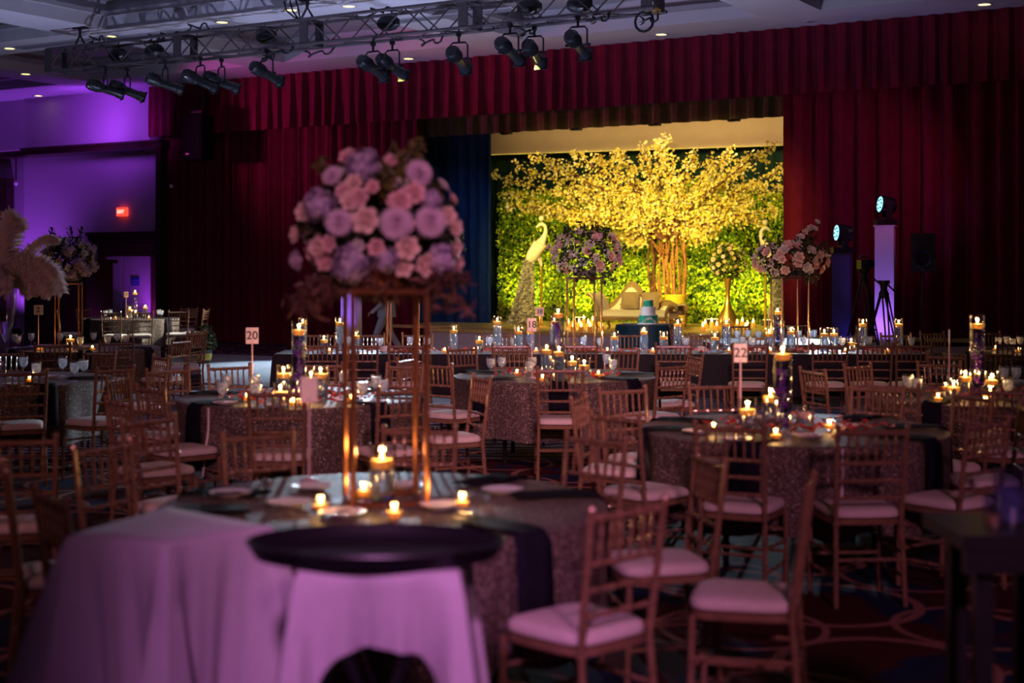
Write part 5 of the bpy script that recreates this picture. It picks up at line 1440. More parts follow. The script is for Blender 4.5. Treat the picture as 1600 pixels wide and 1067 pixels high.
# table right of centre
candle(put(1223, 672), 0.055, 0.52, 'tall cylinder of dark purple orchids on the right-hand round table', GC, 'orchid')
for (px, py, h, ds) in ((1204, 668, 0.26, 'beside the orchid cylinder'), (1168, 672, 0.19, 'left of the orchid cylinder')):
    candle(put(px, py), 0.056, h, 'glass cylinder with floating candle right of centre, ' + ds, GC)
candle(put(1258, 668), 0.055, 0.13, 'unlit pink candle in a short glass on the table right of centre', GC, 'unlit')
row('votive', [(1115, 677), (1212, 687), (1296, 672)], 'the right-hand round table', GV)
row('plate', [(1090, 677), (1262, 684), (1190, 655), (1320, 668), (1150, 690)], 'the right-hand round table', GP)
petals('T4', 150, 0.12, 0.6, 'scattered red and pink rose petals on the right-hand round table')
sign(put(1157, 660), ZZ(551, depth(660, TT)), '22', 0.080, 0.115, 'blurred pink number card on the right-hand round table', -0.1)
# right-edge table
candle(put(1527, 618), 0.056, 0.61, 'tall clear cylinder with stems and candle on the right-edge table', GC, 'orchid')
for (px, py, h, ds) in ((1508, 620, 0.215, 'left of the tall cylinder, farther one'), (1490, 626, 0.17, 'left of the tall cylinder, nearer one'), (1550, 622, 0.20, 'right of the tall cylinder'), (1547, 634, 0.13, 'in front of the tall cylinder')):
    candle(put(px, py), 0.056, h, 'glass cylinder with floating candle on the right-edge table, ' + ds.replace('of the tall cylinder', 'of tall one'), GC)
row('votive', [(1466, 628), (1540, 636), (1478, 610)], 'the right-edge table', GV)
row('goblet', [(1398, 628), (1418, 622), (1575, 628), (1568, 606), (1592, 604)], 'the right-edge table', GG)
petals('T5', 120, 0.12, 0.6, 'scattered red and pink rose petals on the right-edge table')
sign(put(1483, 604), ZZ(526, depth(604, TT)), '', 0.080, 0.12, 'number card seen edge-on left of the tall clear cylinder', 1.35)
# far right table
row('goblet', [(1560, 549), (1573, 547), (1582, 551), (1594, 548)], 'the far table at the right edge', GG)
row('votive', [(1590, 551), (1556, 548)], 'the far table at the right edge', GV)
# feather-vase table
row('goblet', [(37, 586), (57, 598), (98, 588), (122, 597), (131, 592)], 'the feather-vase table', GG)
row('votive', [(46, 598)], 'the feather-vase table', GV, power=0.5)
row('plate', [(80, 590), (25, 604)], 'the feather-vase table', GP)
# table 2
row('goblet', [(17, 543), (28, 546), (49, 541), (94, 541), (125, 549), (146, 540), (168, 547), (183, 541), (197, 544)], 'the far-left goblet table', GG)
candle(put(110, 546), 0.058, 0.19, 'amber-lit candle cylinder in the middle of the far-left goblet table', GC)
row('votive', [(94, 553), (152, 551), (63, 548)], 'the far-left goblet table', GV, power=0.6)
row('plate', [(72, 541), (84, 543), (136, 543)], 'the far-left goblet table', GP)
sign(put(60, 547), ZZ(484, depth(547, TT)), '2', 0.105, 0.115, 'number 2 card on a pale stem at the left', 0.1)
# far table by the door
candle(put(211, 498), 0.052, 0.56, 'tall dark orchid cylinder with candle on the far table by the door', GC, 'orchid')
for (px, py, h, ds) in ((203, 499, 0.26, 'left of the orchid cylinder'), (227, 498, 0.29, 'right of the orchid cylinder'), (218, 501, 0.19, 'in front')):
    candle(put(px, py), 0.052, h, 'glass cylinder with floating candle on the far table, ' + ds, GC)
row('votive', [(197, 500), (240, 499), (180, 499)], 'the far table by the door', GV)
row('goblet', [(163, 499), (172, 497), (248, 497), (256, 498)], 'the far table by the door', GG)
sign(put(197, 498), ZZ(460, depth(498, TT)), '10', 0.082, 0.105, 'tiny white number card on the far table by the door', 0.1)
# table behind the head table
candle(put(1215, 536), 0.052, 0.47, 'tall orchid cylinder seen through the right-hand flower stand', GC, 'orchid')
candle(put(1220, 534), 0.052, 0.30, 'shorter candle cylinder seen through the right-hand flower stand', GC)
row('goblet', [(1152, 536), (1169, 535), (1182, 538), (1248, 536), (1272, 535), (1278, 538)], 'the table behind the head table', GG)
sign(put(1201, 533), ZZ(488, depth(533, TT)), '', 0.082, 0.13, 'thin pink card seen edge-on behind the right end of the head table', 1.2)
# head table
HC = [(473, 497, 1), (506, 523, 0), (531, 496, 0), (556, 517, 1), (709, 508, 1), (749, 524, 0), (777, 495, 1), (810, 510, 0), (829, 509, 1), (866, 495, 1), (960, 518, 0), (1006, 510, 1), (1037, 518, 0), (1059, 498, 1), (1117, 519, 0), (1135, 498, 1), (1202, 513, 0), (1236, 510, 1), (1288, 513, 0), (1303, 513, 1), (1330, 527, 0), (1348, 498, 1), (1404, 498, 1)]
for i, (px, py, bk) in enumerate(HC):
    d = 16.2 + 0.32 * bk
    loc = Vector((PXX(px, d), d, TT + 0.008)); h = ZZ(py, d) - TT
    ds = 'tall' if h > 0.35 else ('medium' if h > 0.24 else 'short')
    candle(loc, 0.053, h, '%s glass candle cylinder on the head table, %s from left' % (ds, (ORDS + ['twenty-third'])[i]), GC)
hgob = [545, 594, 641, 667, 765, 803, 912, 938, 1064, 1072, 1160, 1175, 1255, 1316, 1358, 1424]
for i, px in enumerate(hgob):
    d = 16.35 if i % 2 else 16.6
    goblet(Vector((PXX(px, d), d, TT + 0.008)), 'ice-water goblet on the head table, %s from left' % ORDS[i], GG)
for i, px in enumerate((515, 695, 741, 838, 949, 1020, 1139, 1204, 1321, 1386)):
    d = 16.08
    votive(Vector((PXX(px, d), d, TT + 0.008)), 'small lit votive candle on the head table, %s from left' % ORDS[i], GV)
teacup(Vector((PXX(1095, 16.15), 16.15, TT + 0.008)), 'white teacup on the head table right of the cake')
teacup(Vector((PXX(1183, 16.15), 16.15, TT + 0.008)), 'white teacup on the head table behind the blurred pink card')
teacup(Vector((PXX(600, 16.15), 16.15, TT + 0.008)), 'white teacup on the head table under the big bouquet')
petals('HEAD', 520, 0, 0, 'scattered rose petals along the head table')
d = 16.5
sign(Vector((PXX(843, d), d, TT + 0.008)), ZZ(487, d), '38', 0.100, 0.105, 'number 38 card, the higher of two before the stage', 0.05, 'copper_metal')
# ================================================================== FLOWERS
def petal_grid(mb, rot, r0, tilt, wd, ht, curl):
    pts = []
    for j in range(4):
        v_ = j / 3
        for i in range(4):
            u_ = -1 + 2 * i / 3
            w2 = wd * (0.55 + 0.45 * math.sin(v_ * PI * 0.8 + 0.4)) * (1 - 0.25 * v_ * abs(u_))
            out = r0 + ht * math.sin(tilt) * v_ + curl * v_ ** 3
            z = ht * math.cos(tilt) * v_ - curl * 0.5 * v_ ** 4 - 0.1 * ht * abs(u_) * v_
            x = out - 0.35 * w2 * u_ * u_ * 0.6; y = w2 * u_
            pts.append((x * math.cos(rot) - y * math.sin(rot), x * math.sin(rot) + y * math.cos(rot), z))
    mb.quad_grid(pts, 4, 4)
def rose_mesh(name, matn):
    mb = MB(); a = 0
    for L_, (cnt, r0, tilt, wd, ht, cu) in enumerate(((3, 0.06, 0.05, 0.28, 0.60, -0.05), (4, 0.16, 0.18, 0.36, 0.62, 0.02), (5, 0.28, 0.42, 0.44, 0.62, 0.10), (6, 0.36, 0.80, 0.50, 0.62, 0.18))):
        for i in range(cnt):
            petal_grid(mb, a + i * 2 * PI / cnt, r0, tilt, wd, ht, cu)
        a += 0.6
    mb.ball((0, 0, 0.12), 0.34, 8, 5)
    return mb.mesh(name, matn)
def mum_mesh(name, matn):
    mb = MB()
    for L_ in range(6):
        cnt = 12 + 3 * L_; el = 1.35 - L_ * 0.26
        for i in range(cnt):
            a = 2 * PI * (i + 0.5 * (L_ % 2)) / cnt; l = 0.62 + 0.07 * L_
            d = Vector((math.cos(a) * math.cos(el), math.sin(a) * math.cos(el), math.sin(el))); s_ = Vector((-math.sin(a), math.cos(a), 0)) * 0.075
            b_ = d * 0.2; m_ = d * l * 0.7; e = d * l + Vector((0, 0, 0.10))
            mb.poly([b_ - s_ * .5, m_ - s_, e, m_ + s_, b_ + s_ * .5])
    mb.ball((0, 0, 0), 0.3, 8, 5)
    return mb.mesh(name, matn)
def hyd_mesh(name, matn):
    n = 70; P = RNG.normal(size=(n, 3)); P /= np.linalg.norm(P, axis=1)[:, None]; P[:, 2] = np.abs(P[:, 2]) * 1.1 - 0.35
    P /= np.linalg.norm(P, axis=1)[:, None]
    mb = MB(); mb.ball((0, 0, 0), 0.62, 10, 6)
    for p in P:
        p = Vector(p); x = p.orthogonal().normalized(); y = p.cross(x); q = random.uniform(0, 6)
        for k_ in range(4):
            a = q + k_ * PI / 2; u_ = x * math.cos(a) + y * math.sin(a); v_ = x * math.cos(a + PI / 2) + y * math.sin(a + PI / 2)
            c = p * random.uniform(0.70, 1.05)
            mb.poly([c, c + u_ * 0.17 + v_ * 0.11, c + u_ * 0.30, c + u_ * 0.17 - v_ * 0.11])
    return mb.mesh(name, matn)
def spray_mesh(name, matn):
    n = 22; P = RNG.normal(size=(n, 3)); P /= np.linalg.norm(P, axis=1)[:, None]; P *= RNG.uniform(0.4, 1.0, n)[:, None]; P[:, 2] = np.abs(P[:, 2])
    v, f = blossoms(P, 0.26, 5, spread=1.0)
    me = bpy.data.meshes.new(name); me.from_pydata(v.tolist(), [], f.tolist()); me.materials.append(M[matn]); return me
FL = {'rose': [rose_mesh('rose', 'rose_pink'), rose_mesh('rose', 'rose_blush')], 'mum': [mum_mesh('chrysanthemum', 'mum_lilac')], 'hydrangea': [hyd_mesh('hydrangea', 'hydrangea')],
      'whiterose': [rose_mesh('rose', 'white_flower'), rose_mesh('rose', 'rose_blush')], 'spray': [spray_mesh('flower_spray', 'white_flower')], 'yrose': [rose_mesh('rose', 'cream_flower')],
      'paleh': [hyd_mesh('hydrangea', 'mum_lilac')]}
def flower(kind, parent, p, size, out, rnd):
    me = rnd.choice(FL[kind]); o = link(me.name.split('.')[0], me, parent, p)
    o.rotation_euler = (Vector(out).to_track_quat('Z', 'Y') @ Matrix.Rotation(rnd.uniform(0, 6), 4, 'Z').to_quaternion()).to_euler()
    o.scale = (size, size, size)
def shell(n, rx, ry, rz, rnd, zmin=-0.8):
    out = []; k_ = 0
    while len(out) < n:
        k_ += 1
        q = (k_ * 0.618034) % 1; z = zmin + (1 - zmin) * ((len(out) + 0.5) / n)
        a = 2 * PI * q + rnd.uniform(-0.3, 0.3); r = math.sqrt(max(0, 1 - z * z))
        d = Vector((r * math.cos(a), r * math.sin(a), z)); out.append(d)
    return out
def foliage(parent, n, rx, ry, rz, matn, length, width, name='foliage', zoff=0.0, rmin=0.55, rmax=1.08):
    P = RNG.normal(size=(n, 3)); P /= np.linalg.norm(P, axis=1)[:, None]
    P *= RNG.uniform(rmin, rmax, n)[:, None]
    P *= np.array([rx, ry, rz]); P[:, 2] += zoff
    v, f = leaves(P, length, width)
    return np_obj(name, v, f, matn, parent, 'stuff')
def sprig(parent, p0, p1, n, rnd, matn='dark_foliage', length=0.06, width=0.028):
    p0, p1 = Vector(p0), Vector(p1); mb = MB(); mb.tube([p0, p0.lerp(p1, 0.5) + Vector((0, 0, 0.01)), p1], 0.004, 5)
    C_ = [p0.lerp(p1, 0.25 + 0.75 * i / n) + Vector((rnd.gauss(0, .02), rnd.gauss(0, .02), rnd.gauss(0, .015))) for i in range(n)]
    v, f = leaves(np.array([tuple(c) for c in C_]), length, width)
    o = np_obj('leafy_sprig', v, f, matn, parent, 'stuff')
    mb.obj('sprig_stalk', 'dark_foliage', parent)
def gold_stand(loc, wd, h, matn, label, rz, bar=0.010):
    t = thing('flower_stand', label, 'stand', loc, rz, 'tall flower stands')
    r = wd / 2
    for sx in (-1, 1):
        for sy in (-1, 1): MB().tube([(sx * r, sy * r, 0), (sx * r, sy * r, h)], bar, 8).obj('leg', matn, t)
    for z, nm in ((0.008, 'base_frame'), (h - 0.008, 'top_frame')):
        mb = MB()
        for a, b in (((-r, -r), (r, -r)), ((r, -r), (r, r)), ((r, r), (-r, r)), ((-r, r), (-r, -r))): mb.tube([(a[0], a[1], z), (b[0], b[1], z)], bar, 6)
        mb.obj(nm, matn, t)
    MB().box((0, 0, h + 0.004), (wd, wd, 0.008)).obj('top_plate', 'acrylic', t, False)
    return t
# ---- big blurred bouquet on the front table
dB = 5.92; sB = FPX / dB
cB = Vector((PXX(592, dB), dB, 0)); zS = ZZ(448, dB)
gold_stand(Vector((PXX(602, 5.9), 5.9, TT + 0.004)), 0.30, zS - TT - 0.012, 'copper_metal', 'tall copper frame stand carrying the big blurred bouquet', 0.22, 0.012)
bq = thing('flower_arrangement', 'big blurred pink and lilac bouquet above the front table', 'bouquet', (cB.x, cB.y, zS), 0)
MB().lathe([(0.13, 0), (0.16, 0.03), (0.17, 0.09), (0.15, 0.09), (0.12, 0.02)], 20).obj('bowl', 'copper_metal', bq)
zc = ZZ(345, dB) - zS
rnd = random.Random(3)
BL = [('mum', 380, 435, 65), ('mum', 660, 440, 78), ('mum', 820, 430, 75), ('mum', 760, 185, 65), ('mum', 330, 200, 48), ('mum', 130, 620, 52),
      ('rose', 510, 425, 58), ('rose', 430, 330, 42), ('rose', 475, 315, 42), ('rose', 395, 280, 34), ('rose', 445, 240, 38), ('rose', 395, 95, 42), ('rose', 745, 290, 48), ('rose', 680, 330, 48), ('rose', 795, 645, 54), ('rose', 710, 560, 52), ('rose', 685, 655, 44),
      ('rose', 255, 560, 40), ('rose', 320, 540, 38), ('rose', 290, 625, 44), ('rose', 185, 380, 42), ('rose', 130, 490, 38), ('rose', 950, 640, 38), ('rose', 940, 560, 36), ('rose', 905, 400, 42), ('rose', 940, 455, 38), ('rose', 620, 120, 30), ('rose', 540, 260, 30),
      ('hydrangea', 430, 640, 100), ('hydrangea', 870, 620, 88), ('hydrangea', 270, 350, 84), ('hydrangea', 480, 150, 88), ('hydrangea', 605, 620, 66), ('hydrangea', 830, 320, 56), ('hydrangea', 505, 90, 40), ('rose', 560, 560, 38)]
def bloom_dir(x, z, rx=0.36, rz=0.29):
    q = min(0.98, (x / rx) ** 2 + (z / rz) ** 2); return q
for kind, x, y, r in BL:
    px, py = 430 + x / 3.333, 220 + y / 3.333
    lx = (px - 592) / sB; lz = (345 - py) / sB
    q = bloom_dir(lx, lz); ly = -0.30 * math.sqrt(1 - q)
    rr = r / 3.333 / sB
    flower(kind, bq, (lx, ly, lz + zc), rr * (1.25 if kind != 'hydrangea' else 1.05), (lx * 1.2, ly * 2.0 - 0.10, lz * 0.8 + 0.06), rnd)
for d_ in shell(70, 1, 1, 1, rnd, -0.85):   # small blooms filling the front between the big ones
    if d_.y < 0.15:
        g = rnd.uniform(0.80, 0.97)
        flower(rnd.choice(('rose', 'spray', 'whiterose', 'spray')), bq, (d_.x * 0.345 * g, d_.y * 0.29 * g, d_.z * 0.28 * g + zc - 0.01), rnd.uniform(0.026, 0.042), d_ + Vector((0, -.3, .1)), rnd)
for d_ in shell(26, 1, 1, 1, rnd):   # the far side of the bouquet
    if d_.y > 0.05:
        flower(rnd.choice(('rose', 'mum', 'hydrangea', 'rose')), bq, (d_.x * 0.32, d_.y * 0.28, d_.z * 0.26 + zc), rnd.uniform(0.05, 0.07), d_, rnd)
foliage(bq, 900, 0.30, 0.25, 0.25, 'dark_foliage', 0.09, 0.045, zoff=zc - 0.02)
for a, b in (((0.05, -0.1, zc + 0.15), (0.075, -0.14, zc + 0.30)), ((0.08, -0.1, zc + 0.14), (0.09, -0.16, zc + 0.24)), ((0.1, 0, zc + 0.2), (0.17, -0.02, zc + 0.33)), ((-0.18, 0, zc + 0.15), (-0.24, -0.03, zc + 0.24)), ((0.02, -0.18, zc + 0.08), (0.06, -0.24, zc + 0.20))):
    sprig(bq, a, b, 34, rnd, 'fern_foliage')
for i in range(16):   # trailing russet fronds under the flowers
    sx = -1 if i % 2 else 1
    a = Vector((sx * rnd.uniform(0.10, 0.26), rnd.uniform(-0.2, 0.1), zc - 0.22 + rnd.uniform(-.03, .03))); e = a + Vector((sx * rnd.uniform(0.08, 0.16), rnd.uniform(-0.06, 0.03), -rnd.uniform(0.06, 0.20)))
    sprig(bq, a, e, 20, rnd, 'wilted_foliage', 0.075, 0.016)
foliage(bq, 500, 0.30, 0.22, 0.07, 'wilted_foliage', 0.10, 0.022, 'russet_fringe', zoff=zc - 0.26, rmin=0.2)

# ---- bouquets on gold stands along the head table
def head_bouquet(px, py, rxp, rzp, legs_px, label, lab_stand, seed, kinds, matn, extra=None):
    d = 16.38; s = FPX / d; rnd = random.Random(seed)
    zt = ZZ(432, d)
    gold_stand(Vector((PXX(legs_px, d), d, TT + 0.008)), 0.325, zt - TT - 0.02, matn, lab_stand, 0.20, 0.011)
    b = thing('flower_arrangement', label, 'bouquet', (PXX(legs_px, d), d, zt), 0)
    ox = (px - legs_px) / s; zc = ZZ(py, d) - zt; rx = rxp / s; rz = rzp / s; ry = 0.26
    MB().box((0, 0, 0.04), (0.26, 0.14, 0.07)).obj('bowl', 'tray_black', b, False)
    for i, d_ in enumerate(shell(64, 1, 1, 1, rnd, -0.75)):
        kd = rnd.choice(kinds); sz = {'spray': 0.06, 'paleh': 0.065, 'hydrangea': 0.07}.get(kd, rnd.uniform(0.050, 0.066))
        g = rnd.uniform(0.82, 1.0)
        flower(kd, b, (ox + d_.x * rx * g, d_.y * ry * g, zc + d_.z * rz * g), sz, d_ + Vector((0, -0.2, 0.1)), rnd)
    fo = foliage(b, 420, rx * 0.98, ry * 1.05, rz * 1.05, 'dark_foliage', 0.07, 0.035, zoff=zc)
    fo.location.x = ox
    for i in range(11):
        a = rnd.uniform(0.2, PI - 0.2); a0 = Vector((ox + math.cos(a) * rx * 0.7, rnd.uniform(-.1, .1), zc + math.sin(a) * rz * 0.7))
        sprig(b, a0, a0 + Vector((math.cos(a) * 0.14, 0, 0.10 + 0.12 * math.sin(a) * rnd.random())), 14, rnd)
    for i in range(6):
        a0 = Vector((ox + rnd.uniform(-rx, rx) * 0.8, -0.1, zc - rz * 0.7)); sprig(b, a0, a0 + Vector((rnd.uniform(-.08, .08), -0.03, -0.13)), 10, rnd)
    if extra: extra(b, s, zc, rnd)
KIN = ['whiterose', 'whiterose', 'rose', 'whiterose', 'spray', 'spray']
head_bouquet(916, 397, 60, 38, 913, 'round blush and white rose bouquet on the middle gold stand', 'slim gold frame stand in the middle of the head table', 31, KIN, 'gold_metal')
def tail(b, s, zc, rnd):
    for q in range(12):
        f_ = q / 11; flower(rnd.choice(('whiterose', 'spray', 'rose')), b, (0.0 + 0.30 * f_, -0.05 + rnd.uniform(-.05, .05), zc + 0.16 + 0.24 * f_ + rnd.uniform(-.03, .03)), 0.05 - 0.012 * f_, (0.3, -0.6, 0.5), rnd)
    a0 = Vector((0.05, 0, zc + .15)); sprig(b, a0, a0 + Vector((0.28, 0, 0.24)), 26, rnd)
head_bouquet(1234, 405, 62, 28, 1234, 'wide blush and white bouquet with upswept tip on the right gold stand', 'slim gold frame stand at the right of the head table', 37, KIN, 'gold_metal', tail)
head_bouquet(665, 390, 60, 36, 629, 'white bouquet almost hidden behind the big blurred bouquet', 'coppery frame stand at the left of the head table', 41, KIN, 'copper_metal')

# ---- tall bouquet on table 2
d = 17.6; s = FPX / d
p2 = Vector((PXX(107, d), d, TT + 0.004)); zt = ZZ(440, d)
gold_stand(p2, 0.28, zt - TT - 0.02, 'copper_metal', 'copper frame stand on the far-left goblet table', 0.15, 0.010)
b2 = thing('flower_arrangement', 'dim cream and lilac bouquet on the far-left goblet table', 'bouquet', (p2.x, p2.y, zt), 0)
MB().lathe([(0.10, 0), (0.14, 0.03), (0.15, 0.08)], 16).obj('bowl', 'tray_black', b2)
rnd = random.Random(8)
zc = ZZ(408, d) - zt
for d_ in shell(46, 1, 1, 1, rnd, -0.7):
    kd = rnd.choice(('whiterose', 'whiterose', 'spray', 'hydrangea', 'yrose')); flower(kd, b2, (d_.x * 0.30, d_.y * 0.26, zc + d_.z * 0.27), 0.05 if kd != 'hydrangea' else 0.085, d_ + Vector((0, -.2, .1)), rnd)
foliage(b2, 700, 0.31, 0.27, 0.28, 'dark_foliage', 0.08, 0.035, zoff=zc)
for dx in (-0.16, 0.02, 0.12): sprig(b2, (dx, 0, zc + 0.2), (dx * 1.4, 0, zc + 0.42), 26, rnd)

# ---- ostrich feather vase
dv = TC['T7'].y - 0.05; s = FPX / dv
vp = Vector((PXX(8, dv), dv, TT + 0.004)); zt = ZZ(440, dv) - TT
fv = thing('feather_vase', 'tall trumpet glass vase on the left table', 'vase', vp)
MB().lathe([(0.11, 0), (0.10, 0.015), (0.022, 0.04), (0.018, 0.16), (0.022, 0.26), (0.05, 0.38), (0.085, zt - 0.25), (0.105, zt), (0.100, zt), (0.080, zt - 0.25), (0.045, 0.40), (0.0, 0.30)], 24, cap=False).obj('glass_trumpet', 'glass', fv)
MB().lathe([(0.0, 0.31), (0.044, 0.41), (0.07, zt - 0.35), (0, zt - 0.35)], 20, cap=False).obj('water', 'water', fv)
fb = thing('feather_bouquet', 'spray of pale ostrich feathers in the tall glass vase', 'feathers', vp + Vector((0, 0, zt)))
rnd = random.Random(2)
def feather(spine, wmax, nb_=70):
    """curved quill with soft barbs"""
    pts = [Vector(p) for p in spine]; v_ = []; f_ = []
    def at(q):
        x = q * (len(pts) - 1); i = min(int(x), len(pts) - 2); t = x - i
        p0, p1, p2, p3 = pts[max(0, i - 1)], pts[i], pts[i + 1], pts[min(len(pts) - 1, i + 2)]
        return 0.5 * ((2 * p1) + (p2 - p0) * t + (2 * p0 - 5 * p1 + 4 * p2 - p3) * t * t + (3 * p1 - p0 - 3 * p2 + p3) * t ** 3)
    for i in range(nb_):
        q = 0.18 + 0.82 * i / (nb_ - 1); p = at(q); tg = (at(min(1, q + 0.02)) - at(q - 0.02)).normalized()
        sd_ = tg.cross(Vector((0.15, 1, 0.1))).normalized()
        wl = wmax * (math.sin(q * PI * 0.85 + 0.25) ** 0.7)
        for sg in (-1, 1):
            for r_ in range(2):
                e = p + sd_ * sg * wl * rnd.uniform(0.75, 1.1) + tg * wl * rnd.uniform(0.2, 0.7) + Vector((0, rnd.uniform(-.05, .05), -0.35 * wl * rnd.random()))
                m_ = p.lerp(e, 0.55) + Vector((0, 0, 0.010)); wdt = tg * 0.008
                b_ = len(v_); v_ += [tuple(p - wdt), tuple(p + wdt), tuple(m_ + wdt), tuple(e), tuple(m_ - wdt)]; f_.append((b_, b_ + 1, b_ + 2, b_ + 3, b_ + 4))
    o = np_obj('feather', v_, f_, 'feather', fb)
    MB().tube([at(i / 11) for i in range(12)], [0.005 * (1 - 0.7 * i / 11) for i in range(12)], 5).obj('quill', 'feather', o)
k_ = 1 / s
def fp(dx, dy, y=0.0): return (dx * k_, y, dy * k_)
feather([fp(0, -30), fp(-2, 10), fp(0, 60), fp(6, 100), fp(14, 96)], 0.11)
feather([fp(0, -30), fp(4, 10), fp(10, 60), fp(18, 92), fp(28, 80)], 0.11)
feather([fp(0, -30), fp(8, 8), fp(35, 45), fp(66, 66), fp(84, 62)], 0.06, 80)
feather([fp(0, -30), fp(10, 10), fp(34, 28), fp(62, 22), fp(76, 4)], 0.12)
feather([fp(0, -30), fp(10, 5), fp(40, 22), fp(72, 16), fp(90, -18)], 0.13)
feather([fp(0, -30), fp(8, 0), fp(30, 10), fp(56, -2), fp(72, -22)], 0.12)
feather([fp(0, -30), fp(6, -5), fp(18, 4), fp(34, -6), fp(42, -24)], 0.11)
feather([fp(0, -30, 0), fp(0, 0, -.05), fp(10, 12, -.15), fp(16, 4, -.25), fp(20, -18, -.3)], 0.11)
feather([fp(0, -30), fp(-8, 8), fp(-30, 34), fp(-58, 26), fp(-74, 0)], 0.12)
feather([fp(0, -30), fp(-8, 0), fp(-28, 10), fp(-46, -4), fp(-58, -26)], 0.12)

# ---- gold vase of yellow roses on stage
d = 28.4; s = FPX / d
gv = thing('gold_floor_vase', 'tall slim gold vase with bulbous foot in front of the hedge', 'vase', (PXX(1137, d), d, STAGE_Z))
hv = ZZ(435, d) - STAGE_Z
MB().lathe([(0.10, 0), (0.17, 0.04), (0.20, 0.14), (0.17, 0.27), (0.09, 0.42), (0.045, 0.58), (0.045, 0.75), (0.075, hv - 0.05), (0.10, hv), (0.09, hv), (0.05, hv - 0.1)], 24, cap=False).obj('vase_body', 'gold_leaf', gv)
MB().lathe([(0.11, 0), (0.12, 0.0), (0.11, 0.03)], 24).obj('foot', 'gold_leaf', gv)
gf = thing('flower_arrangement', 'loose yellow-lit rose bouquet in the tall gold vase', 'bouquet', (PXX(1137, d), d, STAGE_Z + hv))
rnd = random.Random(12)
for d_ in shell(48, 1, 1, 1, rnd, -0.6): flower('yrose' if rnd.random() < .6 else 'whiterose', gf, (d_.x * 0.36, d_.y * 0.3, 0.33 + d_.z * 0.36), rnd.uniform(0.035, 0.055), d_ + Vector((0, -.3, .1)), rnd)
foliage(gf, 500, 0.36, 0.30, 0.36, 'dark_foliage', 0.08, 0.04, zoff=0.30)

# small potted plant by the dance floor
d = 25.6
pp = thing('potted_plant', 'small plant in a yellow-banded black pot beside the pale-lit chairs', 'plant', (PXX(318, d), d, 0))
MB().lathe([(0.12, 0), (0.16, 0.25), (0.17, 0.27), (0.15, 0.27), (0.14, 0.2)], 16).obj('pot', 'tray_black', pp)
MB().lathe([(0.136, 0.08), (0.156, 0.20)], 16, cap=False).obj('pot_band', 'pot_yellow', pp)
foliage(pp, 260, 0.26, 0.24, 0.24, 'dark_foliage', 0.16, 0.03, zoff=0.45, rmin=0.1)

# candles glowing on the stage floor
rnd = random.Random(77)
SCP = [(888, 497), (897, 493), (905, 496), (912, 490), (919, 497), (926, 492), (934, 496), (908, 503), (922, 503), (896, 503), (940, 502), (1102, 498), (1112, 495), (1120, 501), (1128, 497), (1152, 498), (1160, 494), (1168, 500), (1177, 496), (1098, 503), (1165, 505)]
pl_me = MB().lathe([(0.0, 0), (0.045, 0), (0.05, 0.012), (0.05, 0.10), (0.040, 0.105), (0, 0.098)], 14, cap=False).mesh('pillar', 'wax')
fl_me = MB().lathe([(0, 0.10), (0.016, 0.115), (0.02, 0.135), (0.012, 0.17), (0, 0.20)], 8, cap=False).mesh('flame', 'flame_far')
for i, (px, py) in enumerate(sorted(SCP)):
    p = on_z(px, py + 16, STAGE_Z)
    z_h = 0.0
    t = thing('pillar_candle', 'lit pillar candle on the stage floor, %s from left' % (ORDS[i]), 'candle', p, 0, 'pillar candles on the stage')
    link('pillar', pl_me, t); link('flame', fl_me, t)
    if i % 3 == 0: point('pillar_light', p + Vector((0, -0.02, 0.2)), 1.5, LIT, 0.02)

# lights that dress the hedge: floods hidden at its foot
fm = MB().box((0, 0, 0.06), (0.30, 0.14, 0.12)).mesh('flood_body', 'black_metal', False)
for i, a_ in enumerate((0.7, 2.2, 3.7, 5.2, 6.4)):
    p = BW(a_, -0.75, STAGE_Z)
    t = thing('stage_flood', 'small flood lamp at the foot of the hedge, %s from left' % ORDS[i], 'stage light', p, BA, 'flood lamps at the hedge')
    link('flood_body', fm, t)
    MB().box((0, 0.02, 0.125), (0.24, 0.09, 0.008)).obj('flood_lens', 'downlight', t, False)
    spot('flood_beam', p + Vector((0, 0, 0.16)), BW(a_, 0.0, 1.9), 270, (1.0, 0.86, 0.16), 120, 0.9, 0.08)

# ================================================================== CAKE
d = 24.6; s = FPX / d
ct = thing('cake_table', 'small round table hidden under the teal cloth', 'table', (PXX(1007, d), d, 0))
MB().lathe([(0, 0.72), (0.48, 0.72), (0.48, 0.745), (0, 0.745)], 32, cap=False).obj('table_top', 'dark_wood', ct)
MB().tube([(0, 0, 0.72), (0, 0, 0.03)], 0.04, 8).obj('pedestal', 'black_metal', ct)
ring = [(PXX(1007, d) + 0.495 * math.cos(i * 2 * PI / 96), d + 0.495 * math.sin(i * 2 * PI / 96)) for i in range(96)]
o = draped('cake_tablecloth', ring, 0.76, [0.75] * 96, [0.05] * 96, 'teal_cloth', 14, 0.03, 4); tag(o, 'dark teal cloth on the small cake table', 'tablecloth')
ck = thing('wedding_cake', 'three-tier green and white cake on the teal table', 'cake', (PXX(1013, d), d, 0.763))
MB().lathe([(0, 0), (0.19, 0), (0.19, 0.012), (0, 0.012)], 28, cap=False).obj('cake_board', 'porcelain', ck)
